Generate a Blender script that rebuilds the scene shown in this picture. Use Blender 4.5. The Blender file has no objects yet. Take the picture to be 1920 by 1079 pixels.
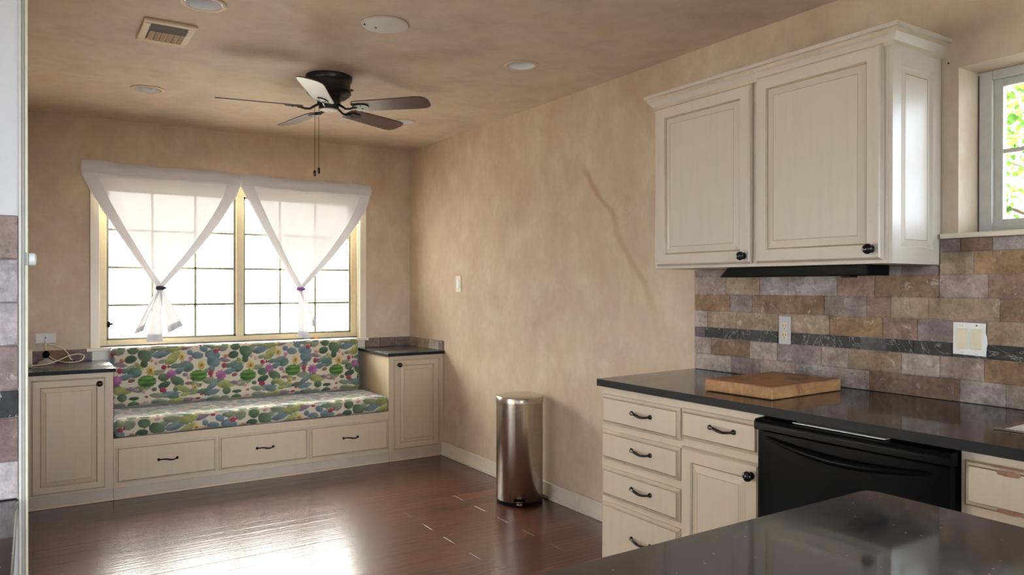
import bpy, bmesh, math, random
import numpy as np
from mathutils import Vector, Matrix

SC = bpy.context.scene
COL = SC.collection
rnd = random.Random(7)

# ------------------------------------------------------------------ measurements (metres)
XR = 2.671            # right wall face
YF = 5.717            # window wall face
H = 2.44              # ceiling
YC = 5.10             # face of the nook cabinets
XC = 2.018            # front edge of the kitchen worktop
CAM_H = 1.3119

# ------------------------------------------------------------------ helpers
def lin(c):
    out = []
    for v in c[:3]:
        v = v / 255.0
        out.append(v / 12.92 if v <= 0.04045 else ((v + 0.055) / 1.055) ** 2.4)
    return out

def rgba(c):
    return (*lin(c), 1.0)

class MB:
    """collects polygons (world coordinates) and links them as ONE mesh"""
    def __init__(self):
        self.v, self.f, self.m = [], [], []
        self.frame()
    def frame(self, o=(0, 0, 0), u=(1, 0, 0), v=(0, 1, 0), n=(0, 0, 1)):
        self.o, self.U, self.V, self.N = Vector(o), Vector(u), Vector(v), Vector(n)
        return self
    def P(self, a, b, c):
        return self.o + self.U * a + self.V * b + self.N * c
    def add(self, pts, faces, m=0):
        k = len(self.v)
        self.v += [self.P(*p) for p in pts]
        self.f += [[k + i for i in q] for q in faces]
        self.m += [m] * len(faces)
    def box(self, a0, a1, b0, b1, c0, c1, m=0):
        self.add([(a0, b0, c0), (a1, b0, c0), (a1, b1, c0), (a0, b1, c0), (a0, b0, c1), (a1, b0, c1), (a1, b1, c1), (a0, b1, c1)],
                 [(3, 2, 1, 0), (4, 5, 6, 7), (0, 1, 5, 4), (1, 2, 6, 5), (2, 3, 7, 6), (3, 0, 4, 7)], m)
        return self
    def prism(self, poly, c0, c1, m=0):
        n = len(poly)
        pts = [(a, b, c0) for a, b in poly] + [(a, b, c1) for a, b in poly]
        fs = [tuple(range(n))[::-1], tuple(range(n, 2 * n))] + [(i, (i + 1) % n, n + (i + 1) % n, n + i) for i in range(n)]
        self.add(pts, fs, m)
        return self
    def rings(self, w, h, prof):
        """concentric rectangles: prof = [(inset, height, material of the ring to the next one)], last one is filled"""
        k = []
        for ins, ht, mm in prof:
            k.append([(ins, ins, ht), (w - ins, ins, ht), (w - ins, h - ins, ht), (ins, h - ins, ht)])
        b = len(self.v)
        for q in k:
            self.v += [self.P(*p) for p in q]
        for i in range(len(k) - 1):
            for j in range(4):
                a, c = b + 4 * i, b + 4 * i + 4
                self.f.append([a + j, a + (j + 1) % 4, c + (j + 1) % 4, c + j])
                self.m.append(prof[i][2])
        e = b + 4 * (len(k) - 1)
        self.f.append([e, e + 1, e + 2, e + 3]); self.m.append(prof[-1][2])
        self.f.append([b + 3, b + 2, b + 1, b]); self.m.append(0)
        return self
    def lathe(self, prof, c=(0, 0), seg=32, m=0, caps=True, sx=1.0, sy=1.0):
        """prof = [(radius, height along N)] around point c of the U-V plane"""
        pts, fs = [], []
        for r, ht in prof:
            for i in range(seg):
                t = 2 * math.pi * i / seg
                pts.append((c[0] + r * sx * math.cos(t), c[1] + r * sy * math.sin(t), ht))
        for j in range(len(prof) - 1):
            for i in range(seg):
                a = j * seg + i; b2 = j * seg + (i + 1) % seg
                fs.append((a, b2, b2 + seg, a + seg))
        if caps:
            fs.append(tuple(range(seg))[::-1])
            fs.append(tuple(range((len(prof) - 1) * seg, len(prof) * seg)))
        self.add(pts, fs, m)
        return self
    def tube(self, pts, rad, seg=10, m=0, closed=False):
        pts = [Vector(p) for p in pts]
        n = len(pts)
        rad = rad if isinstance(rad, (list, tuple)) else [rad] * n
        up = None; allp = []
        for i in range(n):
            a = pts[i - 1] if (i > 0 or closed) else pts[i]
            b = pts[(i + 1) % n] if (i < n - 1 or closed) else pts[i]
            d = (b - a).normalized()
            if up is None:
                up = Vector((0, 0, 1)) if abs(d.z) < .9 else Vector((1, 0, 0))
            x = d.cross(up).normalized(); y = x.cross(d).normalized(); up = y
            for j in range(seg):
                t = 2 * math.pi * j / seg
                allp.append(tuple(pts[i] + (x * math.cos(t) + y * math.sin(t)) * rad[i]))
        fs = []
        for i in range(n if closed else n - 1):
            for j in range(seg):
                a = i * seg + j; b = i * seg + (j + 1) % seg
                k = ((i + 1) % n) * seg
                fs.append((a, b, k + (j + 1) % seg, k + j))
        if not closed:
            fs.append(tuple(range(seg))[::-1]); fs.append(tuple(range((n - 1) * seg, n * seg)))
        self.add(allp, fs, m)
        return self
    def sheet(self, fn, nu, nv, m=0):
        pts = [fn(i / nu, j / nv) for j in range(nv + 1) for i in range(nu + 1)]
        fs = [(j * (nu + 1) + i, j * (nu + 1) + i + 1, (j + 1) * (nu + 1) + i + 1, (j + 1) * (nu + 1) + i) for j in range(nv) for i in range(nu)]
        self.add(pts, fs, m)
        return self
    def build(self, name, mats, parent=None, bevel=0.0, smooth=None, normals=True, seg=2):
        org = Vector((0, 0, 0))
        q = parent
        while q is not None:
            org += q.location; q = q.parent
        me = bpy.data.meshes.new(name)
        me.from_pydata([tuple(p - org) for p in self.v], [], self.f)
        mats = mats if isinstance(mats, (list, tuple)) else [mats]
        for mt in mats:
            me.materials.append(mt)
        me.polygons.foreach_set('material_index', [min(i, len(mats) - 1) for i in self.m])
        if normals:
            bm = bmesh.new(); bm.from_mesh(me)
            bmesh.ops.recalc_face_normals(bm, faces=bm.faces[:])
            bm.to_mesh(me); bm.free()
        if smooth is not None:
            me.shade_smooth(); me.set_sharp_from_angle(angle=math.radians(smooth))
        me.update()
        o = bpy.data.objects.new(name, me); COL.objects.link(o)
        if parent is not None:
            o.parent = parent
        if bevel:
            md = o.modifiers.new('edge', 'BEVEL'); md.width = bevel; md.segments = seg; md.limit_method = 'ANGLE'; md.angle_limit = math.radians(40)
        return o

def tag(o, label, cat, group=None):
    o['label'] = label; o['category'] = cat
    if group: o['group'] = group
    return o

def thing(name, label, cat, loc=(0, 0, 0), group=None):
    o = bpy.data.objects.new(name, None); COL.objects.link(o)
    o.location = loc; o.empty_display_size = .05
    return tag(o, label, cat, group)

def edge_faces(o):
    """vertical faces of a slab take a duller copy that suppresses reflections"""
    o.data.materials.append(M['granite_edge'])
    for p in o.data.polygons:
        if abs(p.normal.z) < .5: p.material_index = 1
    return o

def setting(o):
    o['kind'] = 'structure'; return o

def root(name, loc=(0, 0, 0)):
    o = bpy.data.objects.new(name, None); COL.objects.link(o); o.location = loc
    return setting(o)

def copy_thing(o, loc, label):
    c = o.copy(); COL.objects.link(c); c.location = loc; c['label'] = label
    for ch in list(o.children):
        d = ch.copy(); COL.objects.link(d); d.parent = c
        for g in list(ch.children):
            e = g.copy(); COL.objects.link(e); e.parent = d
    return c

# ------------------------------------------------------------------ materials
class NT:
    def __init__(self, name):
        self.mat = bpy.data.materials.new(name); self.mat.use_nodes = True
        self.t = self.mat.node_tree; self.t.nodes.clear()
        self.out = self.n('ShaderNodeOutputMaterial')
    def n(self, typ, **kw):
        x = self.t.nodes.new(typ)
        for k, v in kw.items():
            if k.startswith('i_'):
                x.inputs[k[2:].replace('_', ' ')].default_value = v
            else:
                setattr(x, k, v)
        return x
    def l(self, a, b):
        self.t.links.new(a, b)
    def coord(self, scale=(1, 1, 1), loc=(0, 0, 0)):
        g = self.n('ShaderNodeNewGeometry'); mp = self.n('ShaderNodeMapping')
        mp.inputs['Scale'].default_value = scale; mp.inputs['Location'].default_value = loc
        self.l(g.outputs['Position'], mp.inputs['Vector']); return mp.outputs[0]
    def noise(self, vec, scale, detail=4, rough=.55, dist=0.0):
        x = self.n('ShaderNodeTexNoise'); x.inputs['Scale'].default_value = scale; x.inputs['Detail'].default_value = detail
        x.inputs['Roughness'].default_value = rough; x.inputs['Distortion'].default_value = dist
        self.l(vec, x.inputs['Vector']); return x.outputs['Fac']
    def ramp(self, fac, stops, interp='LINEAR'):
        r = self.n('ShaderNodeValToRGB'); r.color_ramp.interpolation = interp
        e = r.color_ramp.elements
        while len(e) < len(stops): e.new(.5)
        for k, (p, c) in zip(e, stops):
            k.position = p; k.color = c if len(c) == 4 else (*c, 1)
        self.l(fac, r.inputs[0]); return r.outputs[0]
    def mix(self, fac, a, b, mode='MIX'):
        x = self.n('ShaderNodeMix', data_type='RGBA', blend_type=mode)
        for sock, val in ((x.inputs[0], fac), (x.inputs[6], a), (x.inputs[7], b)):
            if isinstance(val, (int, float)): sock.default_value = val
            elif isinstance(val, tuple): sock.default_value = val
            else: self.l(val, sock)
        return x.outputs[2]
    def math(self, op, a, b=0.0, c=0.0, clamp=False):
        x = self.n('ShaderNodeMath', operation=op, use_clamp=clamp)
        for sock, val in zip(x.inputs, (a, b, c)):
            if isinstance(val, (int, float)): sock.default_value = val
            else: self.l(val, sock)
        return x.outputs[0]
    def step(self, v, lo, hi, a=0.0, b=1.0):
        x = self.n('ShaderNodeMapRange', interpolation_type='SMOOTHSTEP')
        x.inputs[1].default_value = lo; x.inputs[2].default_value = hi; x.inputs[3].default_value = a; x.inputs[4].default_value = b
        self.l(v, x.inputs[0]); return x.outputs[0]
    def bump(self, h, strength=.2, dist=.01):
        x = self.n('ShaderNodeBump'); x.inputs['Strength'].default_value = strength; x.inputs['Distance'].default_value = dist
        self.l(h, x.inputs['Height']); return x.outputs[0]
    def bsdf(self, color, rough=.5, metal=0.0, spec=.5, normal=None, coat=0.0, coat_rough=.1, aniso=0.0):
        b = self.n('ShaderNodeBsdfPrincipled')
        for key, val in (('Base Color', color), ('Roughness', rough), ('Metallic', metal), ('Specular IOR Level', spec), ('Coat Weight', coat), ('Coat Roughness', coat_rough), ('Anisotropic', aniso)):
            if isinstance(val, (int, float, tuple)): b.inputs[key].default_value = val
            else: self.l(val, b.inputs[key])
        if normal is not None: self.l(normal, b.inputs['Normal'])
        self.l(b.outputs[0], self.out.inputs[0]); return b

def simple(name, c, rough=.5, metal=0.0, spec=.5, var=.06, scale=30, coat=0.0):
    t = NT(name)
    v = t.noise(t.coord(), scale)
    a = lin(c)
    col = t.ramp(v, [(.3, tuple(x * (1 - var) for x in a)), (.7, tuple(min(1, x * (1 + var)) for x in a))])
    t.bsdf(col, rough, metal, spec, coat=coat)
    return t.mat

def plaster(name, tones, stain=False):
    t = NT(name)
    p = t.coord()
    big = t.noise(p, 1.9, 6, .65, .15)
    mid = t.noise(t.coord((1, 1, .7), (3.1, 7.7, 1.3)), 5.5, 7, .7, .25)
    fine = t.noise(p, 22, 5, .6)
    c = t.ramp(big, [(.34, rgba(tones[0])), (.5, rgba(tones[1])), (.66, rgba(tones[2]))])
    c2 = t.ramp(mid, [(.3, rgba(tones[3])), (.5, rgba(tones[1])), (.7, rgba(tones[4]))])
    c = t.mix(.5, c, c2)
    c = t.mix(t.step(fine, .35, .7, 0, .10), c, rgba(tones[3]))
    if stain:
        # the old drip that runs slanting down the wall: a mark of its own on the plaster
        g = t.n('ShaderNodeNewGeometry'); s = t.n('ShaderNodeSeparateXYZ'); t.l(g.outputs['Position'], s.inputs[0])
        z = s.outputs[2]
        zn = t.n('ShaderNodeMapRange'); zn.inputs[1].default_value = 1.0; zn.inputs[2].default_value = 2.0
        t.l(z, zn.inputs[0])
        fc = t.n('ShaderNodeFloatCurve'); cv = fc.mapping.curves[0]
        for i, (zz, yy) in enumerate(STAIN):
            a, b = zz - 1.0, (yy - 2.4) / 1.2
            if i < 2: cv.points[i].location = (a, b)
            else: cv.points.new(a, b)
        fc.mapping.update()
        t.l(zn.outputs[0], fc.inputs['Value'])
        wob = t.math('MULTIPLY', t.math('SUBTRACT', t.noise(p, 7, 3), .5), .06)
        path = t.math('ADD', t.math('MULTIPLY_ADD', fc.outputs[0], 1.2, 2.4), wob)
        d = t.math('ABSOLUTE', t.math('SUBTRACT', s.outputs[1], path))
        core = t.step(t.math('ADD', d, t.math('MULTIPLY', t.noise(p, 12, 4), .02)), .016, .052, 1, 0)
        band = t.math('MULTIPLY', t.step(z, .95, 1.4), t.step(z, 1.93, 2.02, 1, 0))
        k = t.math('MULTIPLY', t.math('MULTIPLY', core, band), .5)
        c = t.mix(k, c, t.mix(t.step(z, 1.55, 1.85), rgba((164, 142, 104)), rgba((160, 118, 90))))
    h = t.noise(p, 14, 5, .6)
    t.bsdf(c, .62, spec=.25, normal=t.bump(h, .12, .01))
    return t.mat

STAIN = [(1.0, 2.765), (1.09, 2.776), (1.19, 2.80), (1.306, 2.847), (1.443, 2.96), (1.589, 3.067), (1.705, 3.109), (1.778, 3.194), (1.87, 3.28), (2.0, 3.37)]
TONES = [(174, 150, 130), (198, 179, 157), (192, 172, 142), (182, 154, 140), (222, 207, 188)]
M = {}
M['wall'] = plaster('mottled_tan_plaster', TONES)
M['wall_stain'] = plaster('mottled_tan_plaster_with_drip', TONES, True)
M['ceiling'] = plaster('mottled_ceiling_plaster', [(182, 160, 146), (204, 186, 170), (200, 180, 148), (184, 160, 150), (218, 204, 186)])
M['wall_white'] = plaster('pale_grey_plaster', [(206, 200, 198), (212, 206, 204), (208, 204, 200), (204, 196, 196), (216, 212, 208)])

def cabinet_paint(name, base, dark, chips=0.0):
    t = NT(name)
    streak = t.noise(t.coord((14, 14, 1.2)), 3.2, 5, .6, .3)
    blot = t.noise(t.coord(), 2.4, 4, .6)
    c = t.mix(t.step(streak, .40, .75, 0, .22), rgba(base), rgba(dark))
    c = t.mix(t.step(blot, .5, .75, 0, .25), c, rgba(dark))
    t.bsdf(c, .36, spec=.45, normal=t.bump(t.noise(t.coord((20, 20, 2)), 6, 3), .05, .004))
    return t.mat
M['cream'] = cabinet_paint('cream_glazed_paint', (204, 188, 166), (186, 168, 144))
M['cream2'] = cabinet_paint('darker_cream_glazed_paint', (194, 176, 150), (174, 154, 128))  # darker version of the cream paint, used in the nook
M['upper'] = cabinet_paint('pale_cream_brushed_paint', (198, 187, 174), (184, 171, 156))
M['glaze'] = simple('brown_groove_glaze', (142, 116, 84), .5, var=.2, scale=12)
M['glaze_soft'] = simple('soft_groove_glaze', (184, 168, 146), .45, var=.12, scale=12)
M['bare'] = simple('bare_worn_wood', (150, 108, 84), .7, var=.2, scale=40)
M['white_trim'] = simple('cream_gloss_trim', (222, 210, 188), .35, var=.04, scale=5)
M['window_frame'] = simple('tan_window_frame', (206, 188, 152), .4, var=.05)
M['window_white'] = simple('greyed_white_window_paint', (206, 204, 196), .4, var=.05)
M['muntin'] = simple('olive_grey_muntin', (120, 118, 92), .5)
M['base_trim'] = simple('pale_baseboard_paint', (216, 206, 190), .4, var=.04)
M['toe'] = simple('greyed_cream_toe_board', (178, 166, 150), .45, var=.08, scale=6)
M['black_gloss'] = simple('black_gloss_panel', (12, 12, 13), .22, spec=.05, var=.02)
M['black_plastic'] = simple('black_satin_plastic', (13, 13, 13), .45, spec=.06, var=.03)
M['bronze'] = simple('oil_rubbed_bronze', (30, 25, 25), .2, metal=.4, var=.15, scale=60)
M['fan_metal'] = simple('dark_bronze_fan_metal', (36, 31, 30), .35, metal=.35, var=.1, scale=40)
M['white_plastic'] = simple('white_plastic', (228, 228, 226), .35, var=.02)
M['almond'] = simple('almond_plastic', (214, 202, 172), .35, var=.03)
M['cord'] = simple('ivory_cord', (214, 202, 176), .5, var=.04)
M['grey_plate'] = simple('grey_white_plate', (206, 202, 198), .5, var=.03)
M['dingy'] = simple('dingy_white_plate', (188, 184, 184), .45, var=.06)
M['dark'] = simple('dark_recess', (26, 24, 23), .7)
M['orange'] = simple('orange_plastic', (232, 120, 40), .4)
M['purple'] = simple('purple_beads', (150, 90, 160), .3)
M['navy'] = simple('dark_beads', (46, 40, 58), .3)
M['dark_line'] = simple('dark_jamb_line', (92, 78, 78), .8)
M['vent_metal'] = simple('galvanised_vent_metal', (150, 152, 152), .4, metal=.5)
M['vent_paint'] = simple('vent_paint', (200, 176, 150), .5, var=.06)
M['leaf_dark'] = simple('bark', (92, 78, 62), .8, var=.2)

def lamp_glass():
    t = NT('frosted_lamp_white'); t.bsdf(rgba((236, 238, 244)), .25, spec=.6); return t.mat
M['lamp'] = lamp_glass()

def steel():
    t = NT('brushed_stainless_steel')
    n = t.noise(t.coord((1, 1, 60)), 14, 3)
    c = t.ramp(n, [(.3, rgba((176, 166, 154))), (.7, rgba((198, 189, 178)))])
    t.bsdf(c, .24, 1.0, normal=t.bump(n, .03, .002)); return t.mat
M['steel'] = steel()

def granite(name, base, rough, fleck=.4):
    t = NT(name)
    p = t.coord()
    a = t.noise(p, 90, 6, .7); b = t.noise(p, 5, 5, .6, .5)
    vor = t.n('ShaderNodeTexVoronoi'); vor.inputs['Scale'].default_value = 150; t.l(p, vor.inputs['Vector'])
    c = t.ramp(a, [(.35, rgba(base[0])), (.6, rgba(base[1])), (.8, rgba(base[2]))])
    c = t.mix(t.step(b, .35, .7, 0, .5), c, rgba(base[3]))
    sel = t.n('ShaderNodeSeparateColor'); t.l(vor.outputs['Color'], sel.inputs[0])
    spark = t.math('MULTIPLY', t.math('GREATER_THAN', sel.outputs[0], .985), t.math('LESS_THAN', vor.outputs['Distance'], .3))
    c = t.mix(t.math('MULTIPLY', spark, fleck), c, rgba((190, 180, 168)))
    smear = t.noise(t.coord((1.2, 3.5, 1), (2, 1, 0)), 2.2, 5, .6, .8)
    r = t.step(smear, .4, .65, rough * .6, rough * 1.5)
    t.bsdf(c, r, spec=.62)
    return t.mat
M['granite'] = granite('black_pearl_granite', [(30, 30, 31), (40, 39, 39), (66, 63, 60), (46, 42, 39)], .10)
M['granite_nook'] = granite('satin_black_granite', [(40, 40, 40), (52, 51, 50), (78, 75, 71), (56, 52, 48)], .24)
M['granite_edge'] = simple('dull_granite_edge', (34, 34, 36), .55, spec=.15, var=.25, scale=90)  # dark, dull granite copy that keeps bright reflections off the slab edges
M['granite_island'] = granite('dusty_dark_granite', [(50, 50, 51), (66, 66, 67), (92, 90, 88), (62, 58, 55)], .085, .6)

def wood_floor():
    t = NT('dark_scraped_plank_floor')
    p = t.coord()
    br = t.n('ShaderNodeTexBrick'); br.offset = .37; br.offset_frequency = 2; br.squash = 1.0
    br.inputs['Scale'].default_value = 1.0; br.inputs['Brick Width'].default_value = 1.1; br.inputs['Row Height'].default_value = .127
    br.inputs['Mortar Size'].default_value = .003; br.inputs['Mortar Smooth'].default_value = .6; br.inputs['Bias'].default_value = 0
    br.inputs['Color1'].default_value = rgba((64, 34, 27)); br.inputs['Color2'].default_value = rgba((92, 52, 40)); br.inputs['Mortar'].default_value = rgba((34, 20, 17))
    t.l(p, br.inputs['Vector'])
    grain = t.noise(t.coord((1.2, 26, 1)), 2.2, 6, .65, .4)
    c = t.mix(t.step(grain, .3, .75, 0, .45), br.outputs['Color'], rgba((62, 34, 28)))
    scrape = t.noise(t.coord((.22, 30, 1)), 1.6, 3, .5, .1)
    h = t.math('SUBTRACT', t.math('MULTIPLY', scrape, .42), t.math('MULTIPLY', br.outputs['Fac'], .9))
    blot = t.noise(p, 1.8, 4)
    t.bsdf(c, .25, spec=.42, normal=t.bump(h, .55, .011), coat=.42, coat_rough=.20)
    return t.mat
M['floor'] = wood_floor()

def stone_tile():
    t = NT('tumbled_stone_tile')
    at = t.n('ShaderNodeAttribute', attribute_name='tint'); base = at.outputs['Color']
    p = t.coord()
    a = t.noise(p, 15, 7, .72, .5); b = t.noise(p, 55, 5, .65); pit = t.noise(p, 46, 2, .5); big = t.noise(t.coord((1, 1, 1), (5, 2, 8)), 8, 6, .7, .3)
    c = t.mix(1.0, base, t.ramp(a, [(.30, (.62, .58, .56)), (.5, (1, 1, 1)), (.70, (1.42, 1.42, 1.45))]), 'MULTIPLY')
    c = t.mix(1.0, c, t.ramp(big, [(.34, (1.28, 1.26, 1.26)), (.5, (1, 1, 1)), (.66, (.80, .70, .62))]), 'MULTIPLY')
    c = t.mix(1.0, c, t.ramp(b, [(.3, (1.18, 1.18, 1.18)), (.5, (1, 1, 1)), (.7, (.74, .72, .72))]), 'MULTIPLY')
    lum = t.n('ShaderNodeRGBToBW'); t.l(base, lum.inputs[0])
    crust = t.math('MULTIPLY', t.math('MULTIPLY', t.step(t.noise(t.coord((1, 1, 1), (1, 9, 3)), 20, 6, .72, .6), .58, .68), t.step(lum.outputs[0], .08, .14)), .55)
    c = t.mix(crust, c, rgba((204, 190, 180)))
    c = t.mix(t.step(pit, .66, .73, 0, .5), c, t.mix(.7, base, rgba((60, 48, 44))))
    vein = t.noise(t.coord((1, 1, 1), (4, 4, 4)), 7, 5, .6, 2.2)
    line = t.math('MULTIPLY', t.step(t.math('ABSOLUTE', t.math('SUBTRACT', vein, .5)), .0, .012, 1, 0), t.step(lum.outputs[0], .05, .08, .7, 0))
    c = t.mix(line, c, rgba((170, 166, 162)))
    h = t.math('ADD', t.math('MULTIPLY', a, .6), t.math('MULTIPLY', pit, .4))
    t.bsdf(c, .58, spec=.3, normal=t.bump(h, .6, .010)); return t.mat
M['tile'] = stone_tile()
M['grout'] = simple('grey_grout', (150, 136, 126), .8, var=.1)

def board_wood():
    t = NT('stained_butcher_block')
    g = t.noise(t.coord((4, 30, 10)), 2.5, 5, .6, .5); b = t.noise(t.coord(), 9, 4, .6, .6)
    c = t.ramp(g, [(.3, rgba((142, 100, 66))), (.55, rgba((164, 120, 78))), (.75, rgba((188, 146, 98)))])
    c = t.mix(t.step(b, .47, .66, 0, .75), c, rgba((112, 66, 46)))
    t.bsdf(c, .5, spec=.35); return t.mat
M['board'] = board_wood()

def fan_blade():
    t = NT('dark_walnut_blade')
    g = t.noise(t.coord((6, 6, 6)), 4, 4)
    c = t.ramp(g, [(.3, rgba((66, 38, 32))), (.7, rgba((84, 50, 40)))])
    t.bsdf(c, .36, spec=.5, coat=.1, coat_rough=.3); return t.mat
M['blade'] = fan_blade()

def print_cloth():
    t = NT('cactus_print_cotton')
    at = t.n('ShaderNodeAttribute', attribute_name='print')
    w = t.noise(t.coord(), 400, 2)
    c = t.mix(t.step(w, .3, .7, 0, .06), at.outputs['Color'], rgba((90, 90, 80)))
    b = t.bsdf(c, .75, spec=.2, normal=t.bump(t.noise(t.coord(), 18, 4), .15, .01))
    b.inputs['Sheen Weight'].default_value = .6; b.inputs['Sheen Roughness'].default_value = .35
    return t.mat
M['print'] = print_cloth()

def sheer(name, through, glow):
    t = NT(name)
    d = t.n('ShaderNodeBsdfDiffuse'); d.inputs[0].default_value = (.94, .92, .94, 1)
    tr = t.n('ShaderNodeBsdfTranslucent'); tr.inputs[0].default_value = (glow, glow * .99, glow, 1)
    tp = t.n('ShaderNodeBsdfTransparent'); tp.inputs[0].default_value = (1, 1, 1, 1)
    m1 = t.n('ShaderNodeMixShader'); m1.inputs[0].default_value = .25
    t.l(d.outputs[0], m1.inputs[1]); t.l(tr.outputs[0], m1.inputs[2])
    m2 = t.n('ShaderNodeMixShader'); m2.inputs[0].default_value = through
    t.l(m1.outputs[0], m2.inputs[1]); t.l(tp.outputs[0], m2.inputs[2])
    t.l(m2.outputs[0], t.out.inputs[0]); return t.mat
M['sheer'] = sheer('white_sheer_cotton', .02, .20)
M['sheer_hem'] = sheer('white_cotton_hem', .01, .9)
M['sheer_tail'] = sheer('white_cotton_tail', .004, .17)

def pane():
    t = NT('window_glass')
    tp = t.n('ShaderNodeBsdfTransparent'); tp.inputs[0].default_value = (.97, .98, .97, 1)
    g = t.n('ShaderNodeBsdfGlossy'); g.inputs['Roughness'].default_value = .02
    ge = t.n('ShaderNodeNewGeometry'); dt = t.n('ShaderNodeVectorMath', operation='DOT_PRODUCT')
    t.l(ge.outputs['Normal'], dt.inputs[0]); t.l(ge.outputs['Incoming'], dt.inputs[1])
    f = t.math('MULTIPLY_ADD', t.math('POWER', t.math('SUBTRACT', 1.0, t.math('ABSOLUTE', dt.outputs['Value'])), 5.0), .95, .04, clamp=True)
    m = t.n('ShaderNodeMixShader')
    t.l(f, m.inputs[0]); t.l(tp.outputs[0], m.inputs[1]); t.l(g.outputs[0], m.inputs[2])
    t.l(m.outputs[0], t.out.inputs[0]); return t.mat
M['pane'] = pane()

def leaf():
    t = NT('leaf_green')
    n = t.noise(t.coord(), 3.0, 3)
    c = t.ramp(n, [(.35, rgba((50, 84, 36))), (.65, rgba((104, 132, 56)))])
    d = t.n('ShaderNodeBsdfDiffuse'); tr = t.n('ShaderNodeBsdfTranslucent'); m = t.n('ShaderNodeMixShader'); m.inputs[0].default_value = .45
    t.l(c, d.inputs[0]); t.l(c, tr.inputs[0]); t.l(d.outputs[0], m.inputs[1]); t.l(tr.outputs[0], m.inputs[2])
    t.l(m.outputs[0], t.out.inputs[0]); return t.mat
M['leaf'] = leaf()
M['ground'] = simple('pale_concrete_ground', (224, 216, 200), .8, var=.06, scale=2)
M['dark_ground'] = simple('low_bounce_ground', (74, 76, 74), .9, var=.2, scale=3)
M['soffit'] = simple('painted_soffit', (190, 186, 176), .8)
M['clear'] = simple('smoky_clear_plastic', (150, 150, 150), .15, spec=.7)

# ------------------------------------------------------------------ the room
BX0, BY0 = -2.6, -2.6        # far corner of the kitchen behind the camera
floor = MB(); floor.add([(BX0 - .1, BY0 - .1, 0), (XR + .1, BY0 - .1, 0), (XR + .1, YF + .1, 0), (BX0 - .1, YF + .1, 0)], [(0, 1, 2, 3)])
setting(floor.build('floor', M['floor']))

CANS = [(0.576, 3.165), (2.100, 3.160), (0.557, 4.721), (2.150, 4.700)]
def ceiling():
    bm = bmesh.new()
    def loop(pts):
        vs = [bm.verts.new((x, y, H)) for x, y in pts]
        for i in range(len(vs)): bm.edges.new((vs[i], vs[(i + 1) % len(vs)]))
    loop([(BX0 - .1, BY0 - .1), (XR + .12, BY0 - .1), (XR + .12, YF + .12), (BX0 - .1, YF + .12)])
    for cx, cy in CANS:
        loop([(cx + .07 * math.cos(2 * math.pi * i / 24), cy + .07 * math.sin(2 * math.pi * i / 24)) for i in range(24)])
    bmesh.ops.triangle_fill(bm, use_beauty=True, use_dissolve=False, edges=bm.edges[:], normal=(0, 0, -1))
    me = bpy.data.meshes.new('ceiling'); bm.to_mesh(me); bm.free(); me.materials.append(M['ceiling'])
    o = bpy.data.objects.new('ceiling', me); COL.objects.link(o); return setting(o)
ceiling()

# window wall with its opening
W0, W1, WZ0, WZ1 = .378, 2.222, .888, 2.035
w = MB()
w.box(-.20, W0, YF, YF + .13, 0, H); w.box(W1, XR + .13, YF, YF + .13, 0, H)
w.box(W0, W1, YF, YF + .13, 0, WZ0); w.box(W0, W1, YF, YF + .13, WZ1, H)
setting(w.build('wall_far', M['wall']))
# wall with the sink window
S0, S1, SZ0, SZ1 = .30, 1.303, 1.492, 2.062
w = MB()
w.box(XR, XR + .20, S1, YF, 0, H); w.box(XR, XR + .20, BY0, S0, 0, H)
w.box(XR, XR + .20, S0, S1, 0, SZ0); w.box(XR, XR + .20, S0, S1, SZ1, H)
setting(w.build('wall_right', M['wall_stain']))
w = MB(); w.box(-.20, -.06, 3.70, YF, 0, H); w.box(-.20, -.06, 1.85, 2.0, 0, H); w.box(-.20, -.06, 2.0, 3.70, 2.08, H)
setting(w.build('wall_nook', M['wall']))
# unseen glazed doors added in the nook wall to let in fill light
r = root('fill_door_2', (-.13, 2.85, 0))
d = MB()
for y0 in (2.0, 2.85):
    d.box(-.15, -.10, y0, y0 + .07, 0, 2.08); d.box(-.15, -.10, y0 + .78, y0 + .85, 0, 2.08)
    d.box(-.15, -.10, y0 + .07, y0 + .78, 0, .09); d.box(-.15, -.10, y0 + .07, y0 + .78, 2.0, 2.08)
d.build('fill_door_frame', M['window_white'], r, .002)
d = MB()
for y0 in (2.07, 2.92): d.box(-.128, -.122, y0, y0 + .71, .09, 2.0)
d.build('fill_door_pane', M['pane'], r)
w = MB(); w.box(BX0, -.009, 1.70, 1.85, 0, H)
setting(w.build('wall_partition', M['wall_white']))
# kitchen walls behind the camera, with openings added for fill light
w = MB()
w.box(BX0 - .1, -1.6, BY0 - .13, BY0, 0, H); w.box(2.6, XR + .1, BY0 - .13, BY0, 0, H); w.box(-1.6, 2.6, BY0 - .13, BY0, 2.1, H)
setting(w.build('wall_back', M['wall_white']))
w = MB()
w.box(BX0 - .13, BX0, BY0, -1.8, 0, H); w.box(BX0 - .13, BX0, .9, 1.85, 0, H); w.box(BX0 - .13, BX0, -1.8, .9, 0, .8); w.box(BX0 - .13, BX0, -1.8, .9, 2.1, H)
setting(w.build('wall_left', M['wall_white']))

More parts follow.
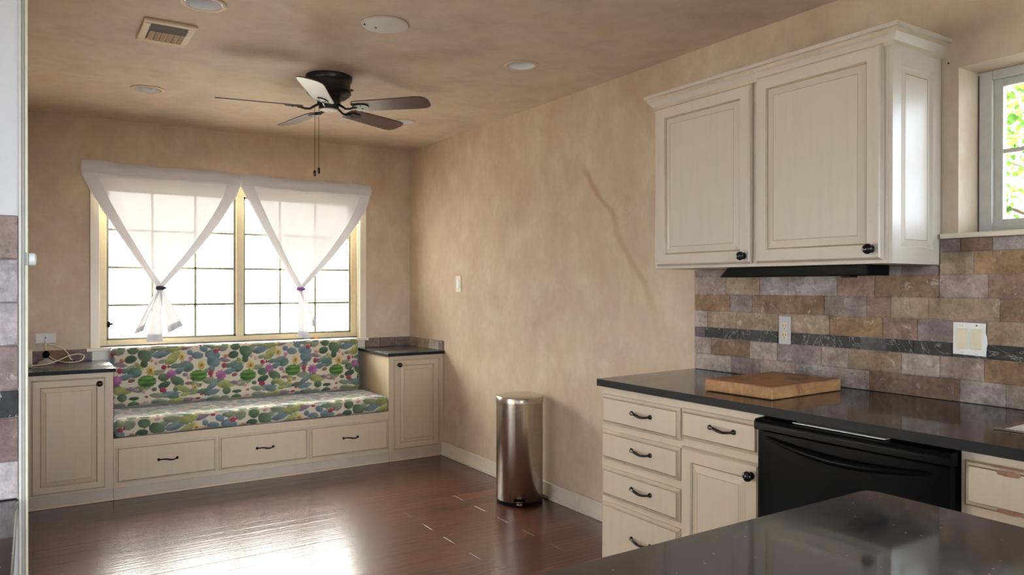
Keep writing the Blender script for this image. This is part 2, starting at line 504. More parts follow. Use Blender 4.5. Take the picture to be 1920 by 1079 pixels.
# door and window glazing of the added fill-light openings behind the camera
r = root('fill_door_1', (-.1, BY0, 0))
d = MB()
for x0 in (-1.6, -.2, 1.2):
    d.box(x0, x0 + .07, BY0 - .09, BY0 - .04, 0, 2.1); d.box(x0 + 1.33, x0 + 1.4, BY0 - .09, BY0 - .04, 0, 2.1)
    d.box(x0 + .07, x0 + 1.33, BY0 - .09, BY0 - .04, 0, .09); d.box(x0 + .07, x0 + 1.33, BY0 - .09, BY0 - .04, 2.02, 2.1)
d.build('fill_door_frame', M['window_white'], r, .002)
d = MB()
for x0 in (-1.53, -.13, 1.27): d.box(x0, x0 + 1.26, BY0 - .068, BY0 - .062, .09, 2.02)
d.build('fill_door_pane', M['pane'], r)
r = root('fill_window', (BX0, -.45, .8))
d = MB()
for y0 in (-1.8, -.48, .84): d.box(BX0 - .09, BX0 - .04, y0, y0 + .06, .8, 2.1)
d.box(BX0 - .09, BX0 - .04, -1.8, .9, .8, .86); d.box(BX0 - .09, BX0 - .04, -1.8, .9, 2.04, 2.1)
d.build('window_frame', M['window_white'], r, .002)
d = MB(); d.box(BX0 - .068, BX0 - .062, -1.75, .85, .85, 2.05); d.build('window_pane', M['pane'], r)

# baseboards
b = MB(); b.box(2.655, XR, 2.44, YC, 0, .098); b.box(2.643, 2.656, 2.44, YC, 0, .022)
setting(b.build('baseboard_right', M['base_trim'], bevel=.004))

# white, grey and cream trim strips on the end of the partition
b = MB()
b.box(-.0225, -.0178, 1.688, 1.7, .0, H - .002, 0); b.box(-.0178, -.0122, 1.692, 1.7, 0, H - .002, 1); b.box(-.0122, -.0075, 1.686, 1.74, 0, H - .002, 2)
setting(b.build('trim_1', [simple('white_caulk_strip', (206, 198, 186), .5), simple('grey_trim_board', (168, 160, 152), .5), simple('cream_corner_bead', (212, 204, 174), .45)], bevel=.0012))

# ------------------------------------------------------------------ far window
r = root('window_1', (1.30, YF, WZ0))
c = MB()
c.box(.323, W0, YF - .022, YF, .886, 2.095); c.box(W1, 2.278, YF - .022, YF, .886, 2.095)
c.box(W0, W1, YF - .022, YF, WZ1, 2.095)
c.box(.333, 2.268, YF - .018, YF, .775, .866)
c.build('window_casing', M['white_trim'], r, .003)
c = MB(); c.box(.300, 2.288, YF - .05, YF + .075, .864, .888)
c.build('window_stool', M['white_trim'], r, .004)
c = MB()   # jamb liner and blind stop
c.box(W0, W0 + .006, YF, YF + .13, .888, WZ1); c.box(W1 - .006, W1, YF, YF + .13, .888, WZ1); c.box(W0, W1, YF, YF + .13, WZ1 - .006, WZ1)
c.box(W0, W1, YF + .075, YF + .13, .866, .893)
c.build('window_jamb', M['white_trim'], r)
c = MB()
y0, y1 = YF + .040, YF + .085
c.box(.385, .425, y0, y1, .893, 2.029); c.box(2.170, 2.216, y0, y1, .893, 2.029)
c.box(.425, 2.170, y0, y1, .893, .930); c.box(.425, 2.170, y0, y1, 1.972, 2.029)
c.box(1.274, 1.328, y0 - .01, y1, .930, 1.972)
c.build('window_frame', M['window_frame'], r, .003)
def sash(x0, x1, cols):
    g = MB(); yy = YF + .062
    g.box(x0, x0 + .014, yy - .012, yy + .02, .930, 1.972); g.box(x1 - .014, x1, yy - .012, yy + .02, .930, 1.972)
    g.box(x0, x1, yy - .012, yy + .02, .930, .944); g.box(x0, x1, yy - .012, yy + .02, 1.958, 1.972)
    for z in (1.170, 1.432, 1.693): g.box(x0, x1, yy, yy + .012, z - .008, z + .008)
    for x in cols: g.box(x - .0075, x + .0075, yy, yy + .012, .930, 1.972)
    o = g.build('window_sash', M['muntin'], r, .001)
    g = MB(); g.box(x0 + .004, x1 - .004, yy + .004, yy + .008, .934, 1.968); g.build('window_pane', M['pane'], o)
    return o
s1 = sash(.425, 1.272, (.712, .995)); s2 = sash(1.330, 2.170, (1.606, 1.882))
g = MB(); g.box(.428, .446, YF + .03, YF + .045, 1.02, 1.06); g.box(.44, .462, YF + .022, YF + .036, 1.035, 1.05); g.build('window_latch', M['black_plastic'], s1, .002)
tag(MB().box(1.862, 1.884, YF + .012, YF + .034, .888, .903).build('toy_block', M['orange'], bevel=.004), 'tiny orange plastic bit lying on the far window sill', 'trinket')

# ------------------------------------------------------------------ sink window
r = root('window_2', (XR + .15, .8, SZ0))
xf = XR + .135
c = MB()
c.box(xf, xf + .05, S1 - .045, S1, SZ0, SZ1); c.box(xf, xf + .05, S0, S0 + .045, SZ0, SZ1)
c.box(xf, xf + .05, S0 + .045, S1 - .045, SZ1 - .032, SZ1); c.box(xf, xf + .05, S0 + .045, S1 - .045, SZ0, SZ0 + .035)
c.build('window_frame', M['window_white'], r, .003)
c = MB()
y0, y1, z0, z1 = S0 + .045, S1 - .045, SZ0 + .035, SZ1 - .032
c.box(xf + .016, xf + .044, y1 - .028, y1, z0, z1); c.box(xf + .016, xf + .044, y0, y0 + .028, z0, z1)
c.box(xf + .016, xf + .044, y0 + .028, y1 - .028, z1 - .026, z1); c.box(xf + .016, xf + .044, y0 + .028, y1 - .028, z0, z0 + .016)
c.box(xf + .02, xf + .036, y0 + .02, y1 - .02, 1.772, 1.786); c.box(xf + .02, xf + .036, .795, .807, z0 + .01, z1 - .02)
o = c.build('window_sash', M['window_white'], r, .002)
c = MB(); c.box(xf + .026, xf + .03, y0 + .01, y1 - .01, z0 + .008, z1 - .01); c.build('window_pane', M['pane'], o)
c = MB(); c.box(xf - .0025, xf + .001, S1 - .004, S1 - .0005, SZ0, SZ1 - .01); c.build('jamb_line', M['dark_line'], r)  # thin dark strip where the frame meets the jamb
c = MB(); c.box(XR - .028, xf, S0 - .06, 1.352, 1.474, SZ0); c.build('window_sill', M['white_trim'], r, .004)

# ------------------------------------------------------------------ cabinet parts
DOOR = [(0, 0, 0), (0, .012, 1), (.004, .0165, 0), (.009, .0195, 0), (.046, .0195, 1), (.049, .0125, 0), (.053, .0120, 2), (.074, .0165, 1), (.0765, .0160, 0)]
def prof(stile, thick=.02, bev=.022):
    return [(0, 0, 0), (0, thick * .5, 2), (.005, thick * .75, 0), (.0085, thick, 0), (stile, thick, 2), (stile + .004, thick - .008, 1), (stile + .0062, thick - .008, 0),
            (stile + .007 + bev, thick - .002, 1), (stile + .0087 + bev, thick - .0022, 0)]
SLAB = [(0, 0, 0), (0, .010, 2), (.010, .0130, 2), (.013, .0185, 1), (.0155, .0195, 0)]
FLAT = [(0, 0, 0), (0, .008, 1), (.004, .010, 2), (.014, .0115, 1), (.0165, .0145, 0), (.020, .0150, 0)]

def bow_pull(m, cx, cz, n0, half=.053):
    """bow handle in the frame of m, centred at (cx, cz), standing off the face at n0"""
    pts, rad = [], []
    for i in range(17):
        t = -1 + i / 8
        drop = -.004 * math.sin(t * math.pi)
        pts.append((cx + half * t, cz + drop, n0 + .006 + .020 * (1 - t * t) ** .8)); rad.append(.0036 + .0022 * (1 - abs(t)) + (.002 if abs(t) > .9 else 0))
    m.tube(pts, rad, 10)
    for s in (-1, 1):
        m.lathe([(.0095, n0), (.0095, n0 + .003), (.006, n0 + .008), (.004, n0 + .011)], (cx + s * half, cz), 16)

def knob(m, cx, cz, n0, r=.0178):
    m.lathe([(r * .75, n0), (r * .75, n0 + .003), (r * .4, n0 + .006), (r * .4, n0 + .011), (r * .8, n0 + .014), (r, n0 + .020), (r * .92, n0 + .026), (r * .6, n0 + .031), (r * .2, n0 + .033)], (cx, cz), 24)

GLZ = lambda k: [M[k], M['glaze'], M['glaze_soft']]
def front(name, parent, paint, o, u, w, h, profile, pull=None, label=None):
    """a door or drawer front with its handle as a sub-part; o = lower corner on the face"""
    n = Vector(u).cross(Vector((0, 0, 1)))
    m = MB().frame(o, u, (0, 0, 1), n); m.rings(w, h, profile)
    d = m.build(name, GLZ(paint), parent)
    top = max(p[1] for p in profile)
    if pull:
        k = MB().frame(o, u, (0, 0, 1), n)
        if pull[0] == 'bow': bow_pull(k, pull[1], pull[2], top); k.build('handle', M['bronze'], d, smooth=50)
        else: knob(k, pull[1], pull[2], top if len(pull) < 4 else pull[3]); k.build('knob', M['bronze'], d, smooth=50)
    return d

# ------------------------------------------------------------------ window nook: two cabinets, bench, worktops
def nook_cabinet(x0, x1, label, dx0, dx1, knob_u, side):
    t = thing('base_cabinet', label, 'cabinet', ((x0 + x1) / 2, YC + .3, 0))
    b = MB(); b.box(x0, x1, YC, YF, .07, .782)
    b.build('carcass', M['cream2'], t, .0015)
    b = MB(); b.box(x0, x1, YC - .004, YC + .02, .012, .072, 0); b.box(x0, x1, YC - .012, YC, 0, .016, 1)
    b.build('base_board', [M['toe'], M['cream2']], t, .003)
    front('door', t, 'cream2', (dx0, YC, .086), (1, 0, 0), dx1 - dx0, .668, prof(.042, .02, .024), ('knob', knob_u, .632))
    return t
nook_cabinet(-.055, .411, 'cream cabinet with one raised-panel door under the cable', -.008, .368, .345, 1)
nook_cabinet(2.214, 2.668, 'cream cabinet with one raised-panel door in the room corner', 2.256, 2.622, .032, -1)

t = thing('window_bench', 'cream built-in bench with three wide drawers under the window', 'bench', (1.31, YC + .3, 0))
b = MB(); b.box(.4115, 2.2135, YC, YF, .07, .374); b.build('carcass', M['cream2'], t, .002)
b = MB(); b.box(.4115, 2.2135, YC - .004, YC + .02, .012, .072, 0); b.box(.4115, 2.2135, YC - .012, YC, 0, .016, 1)
b.build('base_board', [M['toe'], M['cream2']], t, .003)
for x0, x1 in ((.424, 1.004), (1.020, 1.606), (1.620, 2.206)):
    front('drawer', t, 'cream2', (x0, YC, .100), (1, 0, 0), x1 - x0, .222, SLAB, ('bow', (x1 - x0) / 2, .118))

def nook_top(x0, x1, label):
    m = MB(); m.box(x0, x1, YC - .026, YF - .002, .7825, .8055)
    return tag(edge_faces(m.build('worktop', M['granite_nook'], bevel=.003)), label, 'worktop')
nook_top(-.057, .425, 'black granite worktop with the white cable lying on it')
nook_top(2.200, 2.668, 'black granite worktop in the corner beside the cactus cushions')

def tile_mesh(name, tiles, mats=None, bev=.002):
    """tiles: (origin, u, width, z0, z1, depth, colour)"""
    m = MB(); cols = []
    for o, u, wd, z0, z1, dp, c in tiles:
        n = Vector(u).cross(Vector((0, 0, 1)))
        m.frame((o[0], o[1], 0), u, (0, 0, 1), n); k = len(m.v); m.box(0, wd, z0, z1, 0, dp); cols += [c] * (len(m.v) - k)
    ob = m.build(name, M['tile'], None, bev)
    at = ob.data.color_attributes.new('tint', 'FLOAT_COLOR', 'POINT')
    cols = [tuple(.70 * v + .14 * sum(c) / 3 for v in c) for c in cols]
    at.data.foreach_set('color', np.array([rgba(c) for c in cols], dtype=np.float32).ravel())
    return ob
T = []
for x0, x1, c in ((-.055, .06, (140, 116, 108)), (.063, .205, (140, 96, 66)), (.208, .328, (146, 122, 118))):
    T.append(((x0, YF), (1, 0, 0), x1 - x0, .806, .880, .012, c))
tag(tile_mesh('tile_upstand', T), 'low strip of brown stone tiles behind the cable', 'tile upstand')
T = []
for x0, x1, c in ((2.272, 2.40, (138, 112, 98)), (2.403, 2.53, (132, 104, 94)), (2.533, 2.657, (140, 112, 102))):
    T.append(((x0, YF), (1, 0, 0), x1 - x0, .806, .880, .012, c))
for y0, y1, c in ((5.715, 5.54, (168, 146, 122)), (5.537, 5.34, (166, 150, 120)), (5.337, 5.16, (186, 176, 160)), (5.157, 5.098, (142, 120, 110))):
    T.append(((XR, y0), (0, -1, 0), y0 - y1, .806, .880, .013, c))
tag(tile_mesh('tile_upstand', T), 'low strip of brown stone tiles around the corner worktop', 'tile upstand')

# ------------------------------------------------------------------ cactus-print cushions
G = (92, 122, 84); DG = (70, 100, 72); TE = (98, 130, 116); BL = (110, 134, 142); SG = (140, 152, 118); OL = (166, 170, 84); LM = (86, 140, 46)
RD = (168, 44, 76); PK = (196, 110, 160); PU = (176, 92, 156); OR = (204, 124, 84); YE = (216, 188, 84); BR = (150, 96, 84); PP = (208, 150, 146); MV = (150, 122, 140)
SHAPES = [
 ('l', 520, 230, 90, 30, 30, SG), ('l', 690, 210, 80, 26, -30, TE), ('l', 850, 360, 80, 30, 20, MV), ('l', 430, 580, 100, 34, 6, SG), ('l', 930, 640, 110, 30, -4, SG), ('l', 700, 650, 120, 30, 4, BL), ('l', 590, 655, 90, 26, -6, SG),
 ('l', 330, 380, 70, 26, 30, SG), ('l', 1060, 450, 70, 24, 40, SG), ('l', 600, 430, 70, 26, 10, SG), ('l', 160, 560, 80, 30, 14, TE), ('l', 1040, 640, 80, 24, 8, G), ('l', 410, 360, 60, 20, -40, OL), ('l', 960, 570, 70, 24, -20, SG), ('l', 860, 660, 60, 20, 10, OL), ('l', 240, 340, 70, 24, -12, MV),  # kind, x, y, rx, ry, degrees, colour  (units: 1/1030 of the pattern repeat)
 ('e', 225, 205, 55, 45, 20, SG), ('e', 610, 185, 90, 35, -8, SG), ('e', 100, 185, 60, 26, 5, TE), ('l', 870, 185, 95, 34, 8, MV), ('e', 760, 190, 85, 45, 8, OL), ('e', 985, 175, 26, 18, 0, RD), ('e', 1022, 130, 20, 14, 0, RD),
 ('e', 1160, 190, 55, 40, 0, SG), ('e', 740, 135, 60, 22, 0, TE), ('e', 1090, 130, 50, 22, 0, TE), ('e', 470, 175, 28, 16, 20, PP), ('e', 130, 240, 40, 22, 10, OL),
 ('e', 355, 200, 55, 45, 0, G), ('e', 465, 262, 72, 56, -30, G), ('e', 460, 340, 35, 38, 0, DG), ('e', 333, 290, 58, 38, 10, DG),
 ('l', 625, 255, 100, 34, 8, BL), ('l', 740, 295, 100, 44, 40, OL), ('f', 828, 285, 40, 48, 0, YE), ('e', 640, 325, 45, 20, 10, SG), ('e', 575, 338, 16, 22, 0, PP), ('e', 530, 310, 18, 18, 0, PP),
 ('e', 910, 247, 30, 28, 0, BL), ('e', 985, 282, 60, 36, -5, BL), ('e', 1050, 217, 44, 32, -25, BL), ('e', 1140, 282, 80, 48, -8, BL), ('e', 1130, 358, 40, 42, 0, BL),
 ('e', 1176, 245, 28, 22, 0, RD), ('e', 1212, 233, 11, 15, 0, RD), ('s', 252, 300, 30, 20, 0, OR), ('s', 915, 310, 26, 20, 0, PK), ('e', 120, 350, 70, 60, -10, BL), ('e', 100, 425, 34, 30, 0, BL),
 ('e', 275, 400, 45, 24, 0, TE), ('e', 230, 397, 27, 27, 0, RD), ('e', 370, 420, 68, 52, 0, TE), ('l', 285, 460, 80, 28, 12, BL), ('s', 195, 490, 60, 54, 0, PU), ('e', 340, 496, 32, 20, 12, BR),
 ('f', 520, 410, 48, 60, 0, YE), ('b', 485, 512, 94, 62, 0, LM), ('e', 90, 530, 28, 36, 0, RD),
 ('l', 250, 590, 110, 42, -4, OL), ('l', 350, 580, 70, 20, -8, MV), ('e', 385, 588, 24, 14, 0, PP), ('l', 115, 655, 75, 30, 8, BL), ('e', 250, 655, 45, 38, 0, G), ('e', 360, 668, 50, 18, 0, DG), ('e', 478, 660, 18, 12, 0, BR), ('e', 455, 606, 16, 22, 0, PP),
 ('e', 650, 385, 25, 25, 0, RD), ('e', 695, 380, 13, 16, 0, RD), ('l', 770, 375, 70, 24, 8, TE), ('e', 880, 392, 66, 50, 0, TE), ('l', 800, 425, 64, 30, 25, BL),
 ('e', 645, 482, 54, 40, 0, G), ('s', 722, 458, 52, 52, 0, PU), ('e', 780, 528, 72, 44, -25, G), ('e', 650, 556, 64, 32, 18, DG), ('e', 553, 592, 27, 20, 0, G), ('s', 637, 606, 38, 30, 0, RD), ('l', 825, 598, 85, 30, -12, OL), ('e', 762, 608, 26, 20, 0, G),
 ('f', 1025, 382, 46, 58, 0, YE), ('b', 990, 486, 94, 62, 0, LM), ('e', 860, 466, 28, 20, 0, MV), ('e', 890, 496, 20, 18, 0, PP), ('e', 890, 555, 38, 16, 5, BR), ('f', 950, 597, 33, 36, 0, YE), ('e', 1012, 572, 15, 12, 0, BR),
 ('l', 1110, 540, 85, 34, 0, SG), ('l', 1135, 592, 75, 28, 25, BL), ('s', 1118, 466, 30, 34, 0, RD)]

def cactus_print(u, v):
    """u, v in metres (v downwards) -> linear colours"""
    k = .000704
    X = u / .00064; Y = v / k
    out = np.tile(np.array(lin((198, 188, 168))), (len(u), 1))
    PX, PY = 1030.0, 540.0
    def wrap(d, p): return (d + p / 2) % p - p / 2
    wob = np.sin(X * .045 + np.sin(Y * .05) * 2) + np.sin(Y * .06 + X * .02)
    for kind, cx, cy, rx, ry, ang, col in SHAPES:
        dx = wrap(X - cx, PX); dy = wrap(Y - cy, PY)
        near = (np.abs(dx) < max(rx, ry) * 1.4) & (np.abs(dy) < max(rx, ry) * 1.4)
        if not near.any(): continue
        a = math.radians(ang); c, s = math.cos(a), math.sin(a)
        ex = (dx[near] * c - dy[near] * s) / rx; ey = (dx[near] * s + dy[near] * c) / ry
        rr = np.sqrt(ex ** 2 + ey ** 2); th = np.arctan2(ey, ex)
        if kind == 'l': ins = (np.abs(ex) < 1) & (np.abs(ey) < (1 - ex ** 2) * (1 - .25 * ex))
        elif kind == 'f': ins = rr < .82 + .18 * np.cos(th * 11)
        elif kind == 's': ins = rr < .72 + .28 * np.abs(np.cos(th * 5 + 1))
        elif kind == 'b': ins = rr < .95 + .05 * np.cos(th * 14)
        else: ins = rr < 1
        base = np.array(lin(col)); base = (base * .76 + base.mean() * .24) * .74
        tone = 1 + .34 * (ex * .6 - ey * .7) + .10 * wob[near]
        cc = base[None, :] * tone[:, None]
        if kind == 'b': cc *= (1 + .28 * np.sign(np.sin(ey * 9 + ex * ex * 1.5)))[:, None] * .92
        if kind == 'f':
            core = rr < .26
            cc[core] = np.array(lin((132, 96, 40)))
            mid = (rr >= .26) & (rr < .5); cc[mid] *= np.array([.92, .82, .7])
        w_ = np.clip((1.0 - rr) * 8, 0, 1) if kind == 'e' else np.ones_like(rr)
        idx = np.nonzero(near)[0][ins]
        out[idx] = np.clip(cc[ins], 0, 1)
    return out

def cushion(name, size, rad, res, uvfn, place, wrinkle, label, seed):
    """rounded block (size = x, y, z half extents); place() maps local to world"""
    sx, sy, sz = size
    n = [max(4, int(round(2 * a / res))) for a in size]
    P, F = [], []
    def face(ax, sg):
        o1, o2 = [i for i in range(3) if i != ax]
        a = np.linspace(-1, 1, n[o1] + 1) * size[o1]; b = np.linspace(-1, 1, n[o2] + 1) * size[o2]
        A, B = np.meshgrid(a, b, indexing='ij')
        p = np.zeros((A.size, 3)); p[:, o1] = A.ravel(); p[:, o2] = B.ravel(); p[:, ax] = sg * size[ax]
        i, j = np.meshgrid(np.arange(n[o1]), np.arange(n[o2]), indexing='ij'); k = n[o2] + 1
        q = np.stack([i * k + j, (i + 1) * k + j, (i + 1) * k + j + 1, i * k + j + 1], -1).reshape(-1, 4)
        flip = (sg > 0) == (ax == 1)
        if flip: q = q[:, ::-1]
        return p, q
    off = 0
    for ax in range(3):
        for sg in (-1, 1):
            p, q = face(ax, sg); P.append(p); F.append(q + off); off += len(p)
    P = np.concatenate(P); F = np.concatenate(F)
    key = np.round(P / 1e-5).astype(np.int64); _, first, inv = np.unique(key, axis=0, return_index=True, return_inverse=True)
    inv = inv.ravel()
    P = P[first]; F = inv[F]
    inner = np.array([a - rad for a in size])
    C = np.clip(P, -inner, inner); D = P - C; L = np.linalg.norm(D, axis=1); L[L == 0] = 1
    onedge = (np.abs(P) > inner).sum(1) > 0
    N = D / L[:, None]
    Q = np.where(onedge[:, None], C + N * rad, P)
    u, v = uvfn(P)
    x, y, z = Q.T
    puff = wrinkle * (np.sin(x * 9 + seed) * np.sin(z * 7 + y * 6 + seed * 2) + .5 * np.sin(x * 23 + 2 * z * 9 + seed) + .35 * np.sin(x * 47 + y * 30 + z * 21))
    Q = Q + N * puff[:, None]
    col = cactus_print(u, v)
    Wd = place(Q)
    loc = Wd.mean(0); loc[2] = Wd[:, 2].min()
    me = bpy.data.meshes.new(name)
    me.vertices.add(len(Wd)); me.vertices.foreach_set('co', (Wd - loc).astype(np.float32).ravel())
    me.loops.add(F.size); me.loops.foreach_set('vertex_index', F.astype(np.int32).ravel())
    me.polygons.add(len(F)); me.polygons.foreach_set('loop_start', np.arange(0, F.size, 4, dtype=np.int32))
    try: me.polygons.foreach_set('loop_total', np.full(len(F), 4, dtype=np.int32))
    except Exception: pass
    me.update(calc_edges=True); me.validate()
    at = me.color_attributes.new('print', 'FLOAT_COLOR', 'POINT')
    at.data.foreach_set('color', np.concatenate([col, np.ones((len(col), 1))], 1).astype(np.float32).ravel())
    me.materials.append(M['print']); me.shade_smooth()
    o = bpy.data.objects.new(name, me); COL.objects.link(o); o.location = loc
    return tag(o, label, 'cushion')

# seat: x .418..2.204, y 5.075..5.56, z .375..485
def seat_uv(P):
    return P[:, 0] + 1.31 - .35, np.where(P[:, 1] < -.235, (.055 - P[:, 2]), -(P[:, 1] + .2425)) + .108
cushion('seat_cushion', (.893, .2425, .055), .030, .0042, seat_uv, lambda q: q + np.array([1.311, 5.3175, .4345]), .0028,
        'cactus-print seat cushion lying flat on the window bench', 1.3)
def back_uv(P):
    return P[:, 0] + 1.30 + .02 - .36, np.where(P[:, 2] > .19, .155 - .055 - (P[:, 1] + .0675), (.205 - P[:, 2]) + .115)
lean = math.radians(6)
def back_place(q):
    y, z = q[:, 1].copy(), q[:, 2] + .2
    return np.stack([q[:, 0] + 1.297, 5.578 + y * math.cos(lean) + z * math.sin(lean), .499 + z * math.cos(lean) * .985 - y * math.sin(lean) * .5], 1)
cushion('back_cushion', (.862, .0675, .200), .034, .0042, back_uv, back_place, .0032,
        'cactus-print backrest cushion standing against the window sill', 4.1)

# ------------------------------------------------------------------ curtains
def curtain(label, TL, TR, tie, eL, eR, tails, tie_mat, loc):
    t = thing('curtain', label, 'curtain', loc, 'tied white curtains at the far window')
    yb = 5.652
    hz = .088
    def body(s, v):
        x0 = TL[0] + (TR[0] - TL[0]) * s; z0 = TL[1] + (TR[1] - TL[1]) * s
        z0 += .006 * math.sin(s * 17) * math.sin(s * 9)
        if v < .12:
            q = 0; z = z0 - hz * v / .12
        else:
            q = (v - .12) / .88; z = (z0 - hz) + (tie[1] + .0 - (z0 - hz)) * q
        e = eL + (eR - eL) * s
        f = q ** e
        x = x0 + (tie[0] + (s - .5) * .036 - x0) * f
        edge = min(s, 1 - s)
        y = yb + .012 * math.sin(s * math.pi) * (1 - q) - .012 * q
        y += (.003 + .010 * q * (1 - q) * 4 * .5) * math.sin(s * 34 + 2 * q) * (0.25 + .75 * q)
        if v < .12: y -= .010 * math.sin(v / .12 * math.pi)
        return (x, y, z)
    MB().sheet(body, 90, 70).build('drape', M['sheer'], t, smooth=180, normals=False)
    # doubled rod pocket along the top
    m = MB()
    def pocket(s, v):
        p = body(s, .004 + .112 * v); return (p[0], p[1] - .006 - .014 * math.sin(v * math.pi), p[2] + .003)
    def pocket2(s, v):
        p = body(s, .004 + .112 * v); return (p[0], p[1] + .014 + .006 * math.sin(v * math.pi), p[2] + .001)
    m.sheet(pocket, 60, 8); m.sheet(pocket2, 60, 8)
    m.build('rod_pocket', M['sheer'], t, smooth=180, normals=False)
    # turned-over side hems drawn to the tie
    for sg in (0, 1):
        m = MB()
        for lay in (0,):
            def hem(s, v, lay=lay, sg=sg):
                vv = .09 + .91 * v
                wdt = (.085 - .045 * v) / max(.06, (1 - ((max(0, vv - .12)) / .88) ** (eL if sg == 0 else eR)) * abs(TR[0] - TL[0]) + .03)
                ss = .012 + s * min(.5, wdt)
                if sg: ss = 1 - ss
                p = body(ss, vv)
                k = min(1, v * 7); return (p[0], p[1] - .002 - (.006 + .010 * math.sin(s * math.pi)) * k, p[2])
            m.sheet(hem, 8, 50)
        m.build('side_hem', M['sheer_hem'], t, smooth=180, normals=False)
    # tails below the tie
    for ex, ez, wd, sd in tails:
        m = MB()
        def tail(s, v, ex=ex, ez=ez, wd=wd, sd=sd):
            x = tie[0] + (ex - tie[0]) * v ** .9 + (s - .5) * (.022 + (wd - .022) * v ** .8)
            z = tie[1] + (ez - tie[1]) * v + (s - .5) * sd * v
            return (x, yb - .018 + .010 * math.sin(s * 9 + v * 2) * v - .012 * v, z)
        m.sheet(tail, 14, 30)
        m.sheet(lambda s, v: (lambda p: (p[0], p[1] - .004, p[2]))(tail(s, .86 + .14 * v)), 14, 5)
        m.sheet(lambda s, v: (lambda p: (p[0], p[1] - .007, p[2]))(tail(s, .86 + .14 * v)), 14, 5)
        m.build('tail', M['sheer_tail'], t, smooth=180, normals=False)
    m = MB()
    for i in range(12):
        a = 2 * math.pi * i / 12
        m.frame((tie[0] + .022 * math.cos(a), yb - .014 + .016 * math.sin(a), tie[1]), (1, 0, 0), (0, 1, 0), (0, 0, 1))
        m.lathe([(.001, -.016), (.007, -.011), (.010, 0), (.007, .011), (.001, .016)], seg=10)
    m.frame((tie[0] + .030, yb - .022, tie[1])).lathe([(.002, -.010), (.009, -.005), (.009, .005), (.002, .010)], seg=12)
    m.build('tieback', tie_mat, t, smooth=60)
    return t
curtain('white curtain with tied knot of dark beads and wide flared tail', (.269, 2.139), (1.278, 2.124), (.741, 1.290), 1.12, 1.30,
        [(.605, .985, .055, .02), (.702, .918, .105, .0), (.838, 1.000, .095, .05)], M['navy'], (.74, 5.65, .93))
curtain('white curtain with purple bead tie and one narrow tail', (1.286, 2.125), (2.293, 2.114), (1.719, 1.280), 1.06, 1.36,
        [(1.742, .905, .080, -.02), (1.825, 1.000, .030, .02)], M['purple'], (1.72, 5.65, .93))

# ------------------------------------------------------------------ ceiling fan
FX, FY = 1.345, 3.90
t = thing('ceiling_fan', 'dark bronze flush-mount ceiling fan with five brown blades', 'ceiling fan', (FX, FY, H))
m = MB().frame((FX, FY, 0))
m.lathe([(.118, H), (.123, H - .004), (.123, H - .026), (.119, H - .032), (.115, H - .036)], seg=48)
m.build('canopy', M['fan_metal'], t, smooth=40)
m = MB().frame((FX, FY, 0))
m.lathe([(.113, H - .034), (.112, H - .078), (.118, H - .082), (.118, H - .094), (.108, H - .104), (.092, H - .118), (.066, H - .128)], seg=48)
m.lathe([(.012, H - .062), (.018, H - .066), (.012, H - .070)], (.112, -.03), 12)
m.build('motor_housing', M['fan_metal'], t, smooth=40)
m = MB().frame((FX, FY, 0))
m.lathe([(.060, H - .126), (.062, H - .132), (.062, H - .150), (.054, H - .156), (.052, H - .174), (.047, H - .180)], seg=40)
m.build('hub', M['fan_metal'], t, smooth=40)
m = MB().frame((FX, FY, 0))
m.lathe([(.046, H - .1795), (.045, H - .184), (.030, H - .188), (.006, H - .189), (.006, H - .1915), (.001, H - .192)], seg=32)
m.build('switch_cap', simple('pale_cap', (206, 202, 190), .35), t, smooth=40)
PH = -46.5
pitch = math.tan(math.radians(13))
for k in range(5):
    a = math.radians(PH + 72 * k)
    u = Vector((math.cos(a), math.sin(a), 0)); tt = Vector((-math.sin(a), math.cos(a), -pitch)).normalized()
    nn = u.cross(tt)
    m = MB().frame((FX, FY, H - .170), u, tt, nn)
    r0, r1 = .150, .574
    out = [(r0, -.052), (r0 + .02, -.056), (r1 - .06, -.066), (r1 - .025, -.060), (r1 - .006, -.042), (r1, -.02), (r1, .02), (r1 - .006, .042), (r1 - .025, .060), (r1 - .06, .066), (r0 + .02, .056), (r0, .052), (r0 - .012, .03), (r0 - .012, -.03)]
    m.prism(out, -.003, .003)
    bl = m.build('blade', M['blade'], t, .0015)
    m = MB().frame((FX, FY, H - .170), u, tt, nn)
    m.tube([(.050, 0, .018), (.075, 0, .004), (.10, 0, -.013), (.125, 0, -.014), (.15, 0, -.008), (.165, 0, -.007)], [.007, .007, .0065, .0065, .007, .006], 10)
    m.prism([(.150, -.014), (.158, -.026), (.200, -.028), (.226, -.018), (.232, 0), (.226, .018), (.200, .028), (.158, .026), (.150, .014)], -.0085, -.0032)
    for q in (-.016, .016): m.lathe([(.005, -.0085), (.005, -.0105), (.003, -.0115)], (.19, q), 10)
    m.build('blade_arm', M['fan_metal'], bl, .001, smooth=50)
for ox, oy, zl, mt in ((-.062, -.02, 1.918, 'bronze'), (-.078, .0, 1.905, 'bronze')):
    m = MB()
    m.tube([(FX + ox * .8, FY + oy, H - .165), (FX + ox, FY + oy, H - .172), (FX + ox, FY + oy, zl + .02)], .0013, 6)
    ch = m.build('pull_chain', M['bronze'], t)
    m = MB().frame((FX + ox, FY + oy, 0))
    m.lathe([(.002, zl + .022), (.0065, zl + .016), (.007, zl + .004), (.0065, zl - .006), (.003, zl - .012)], seg=12)
    m.build('pull_bob', M['bronze'], ch, smooth=60)

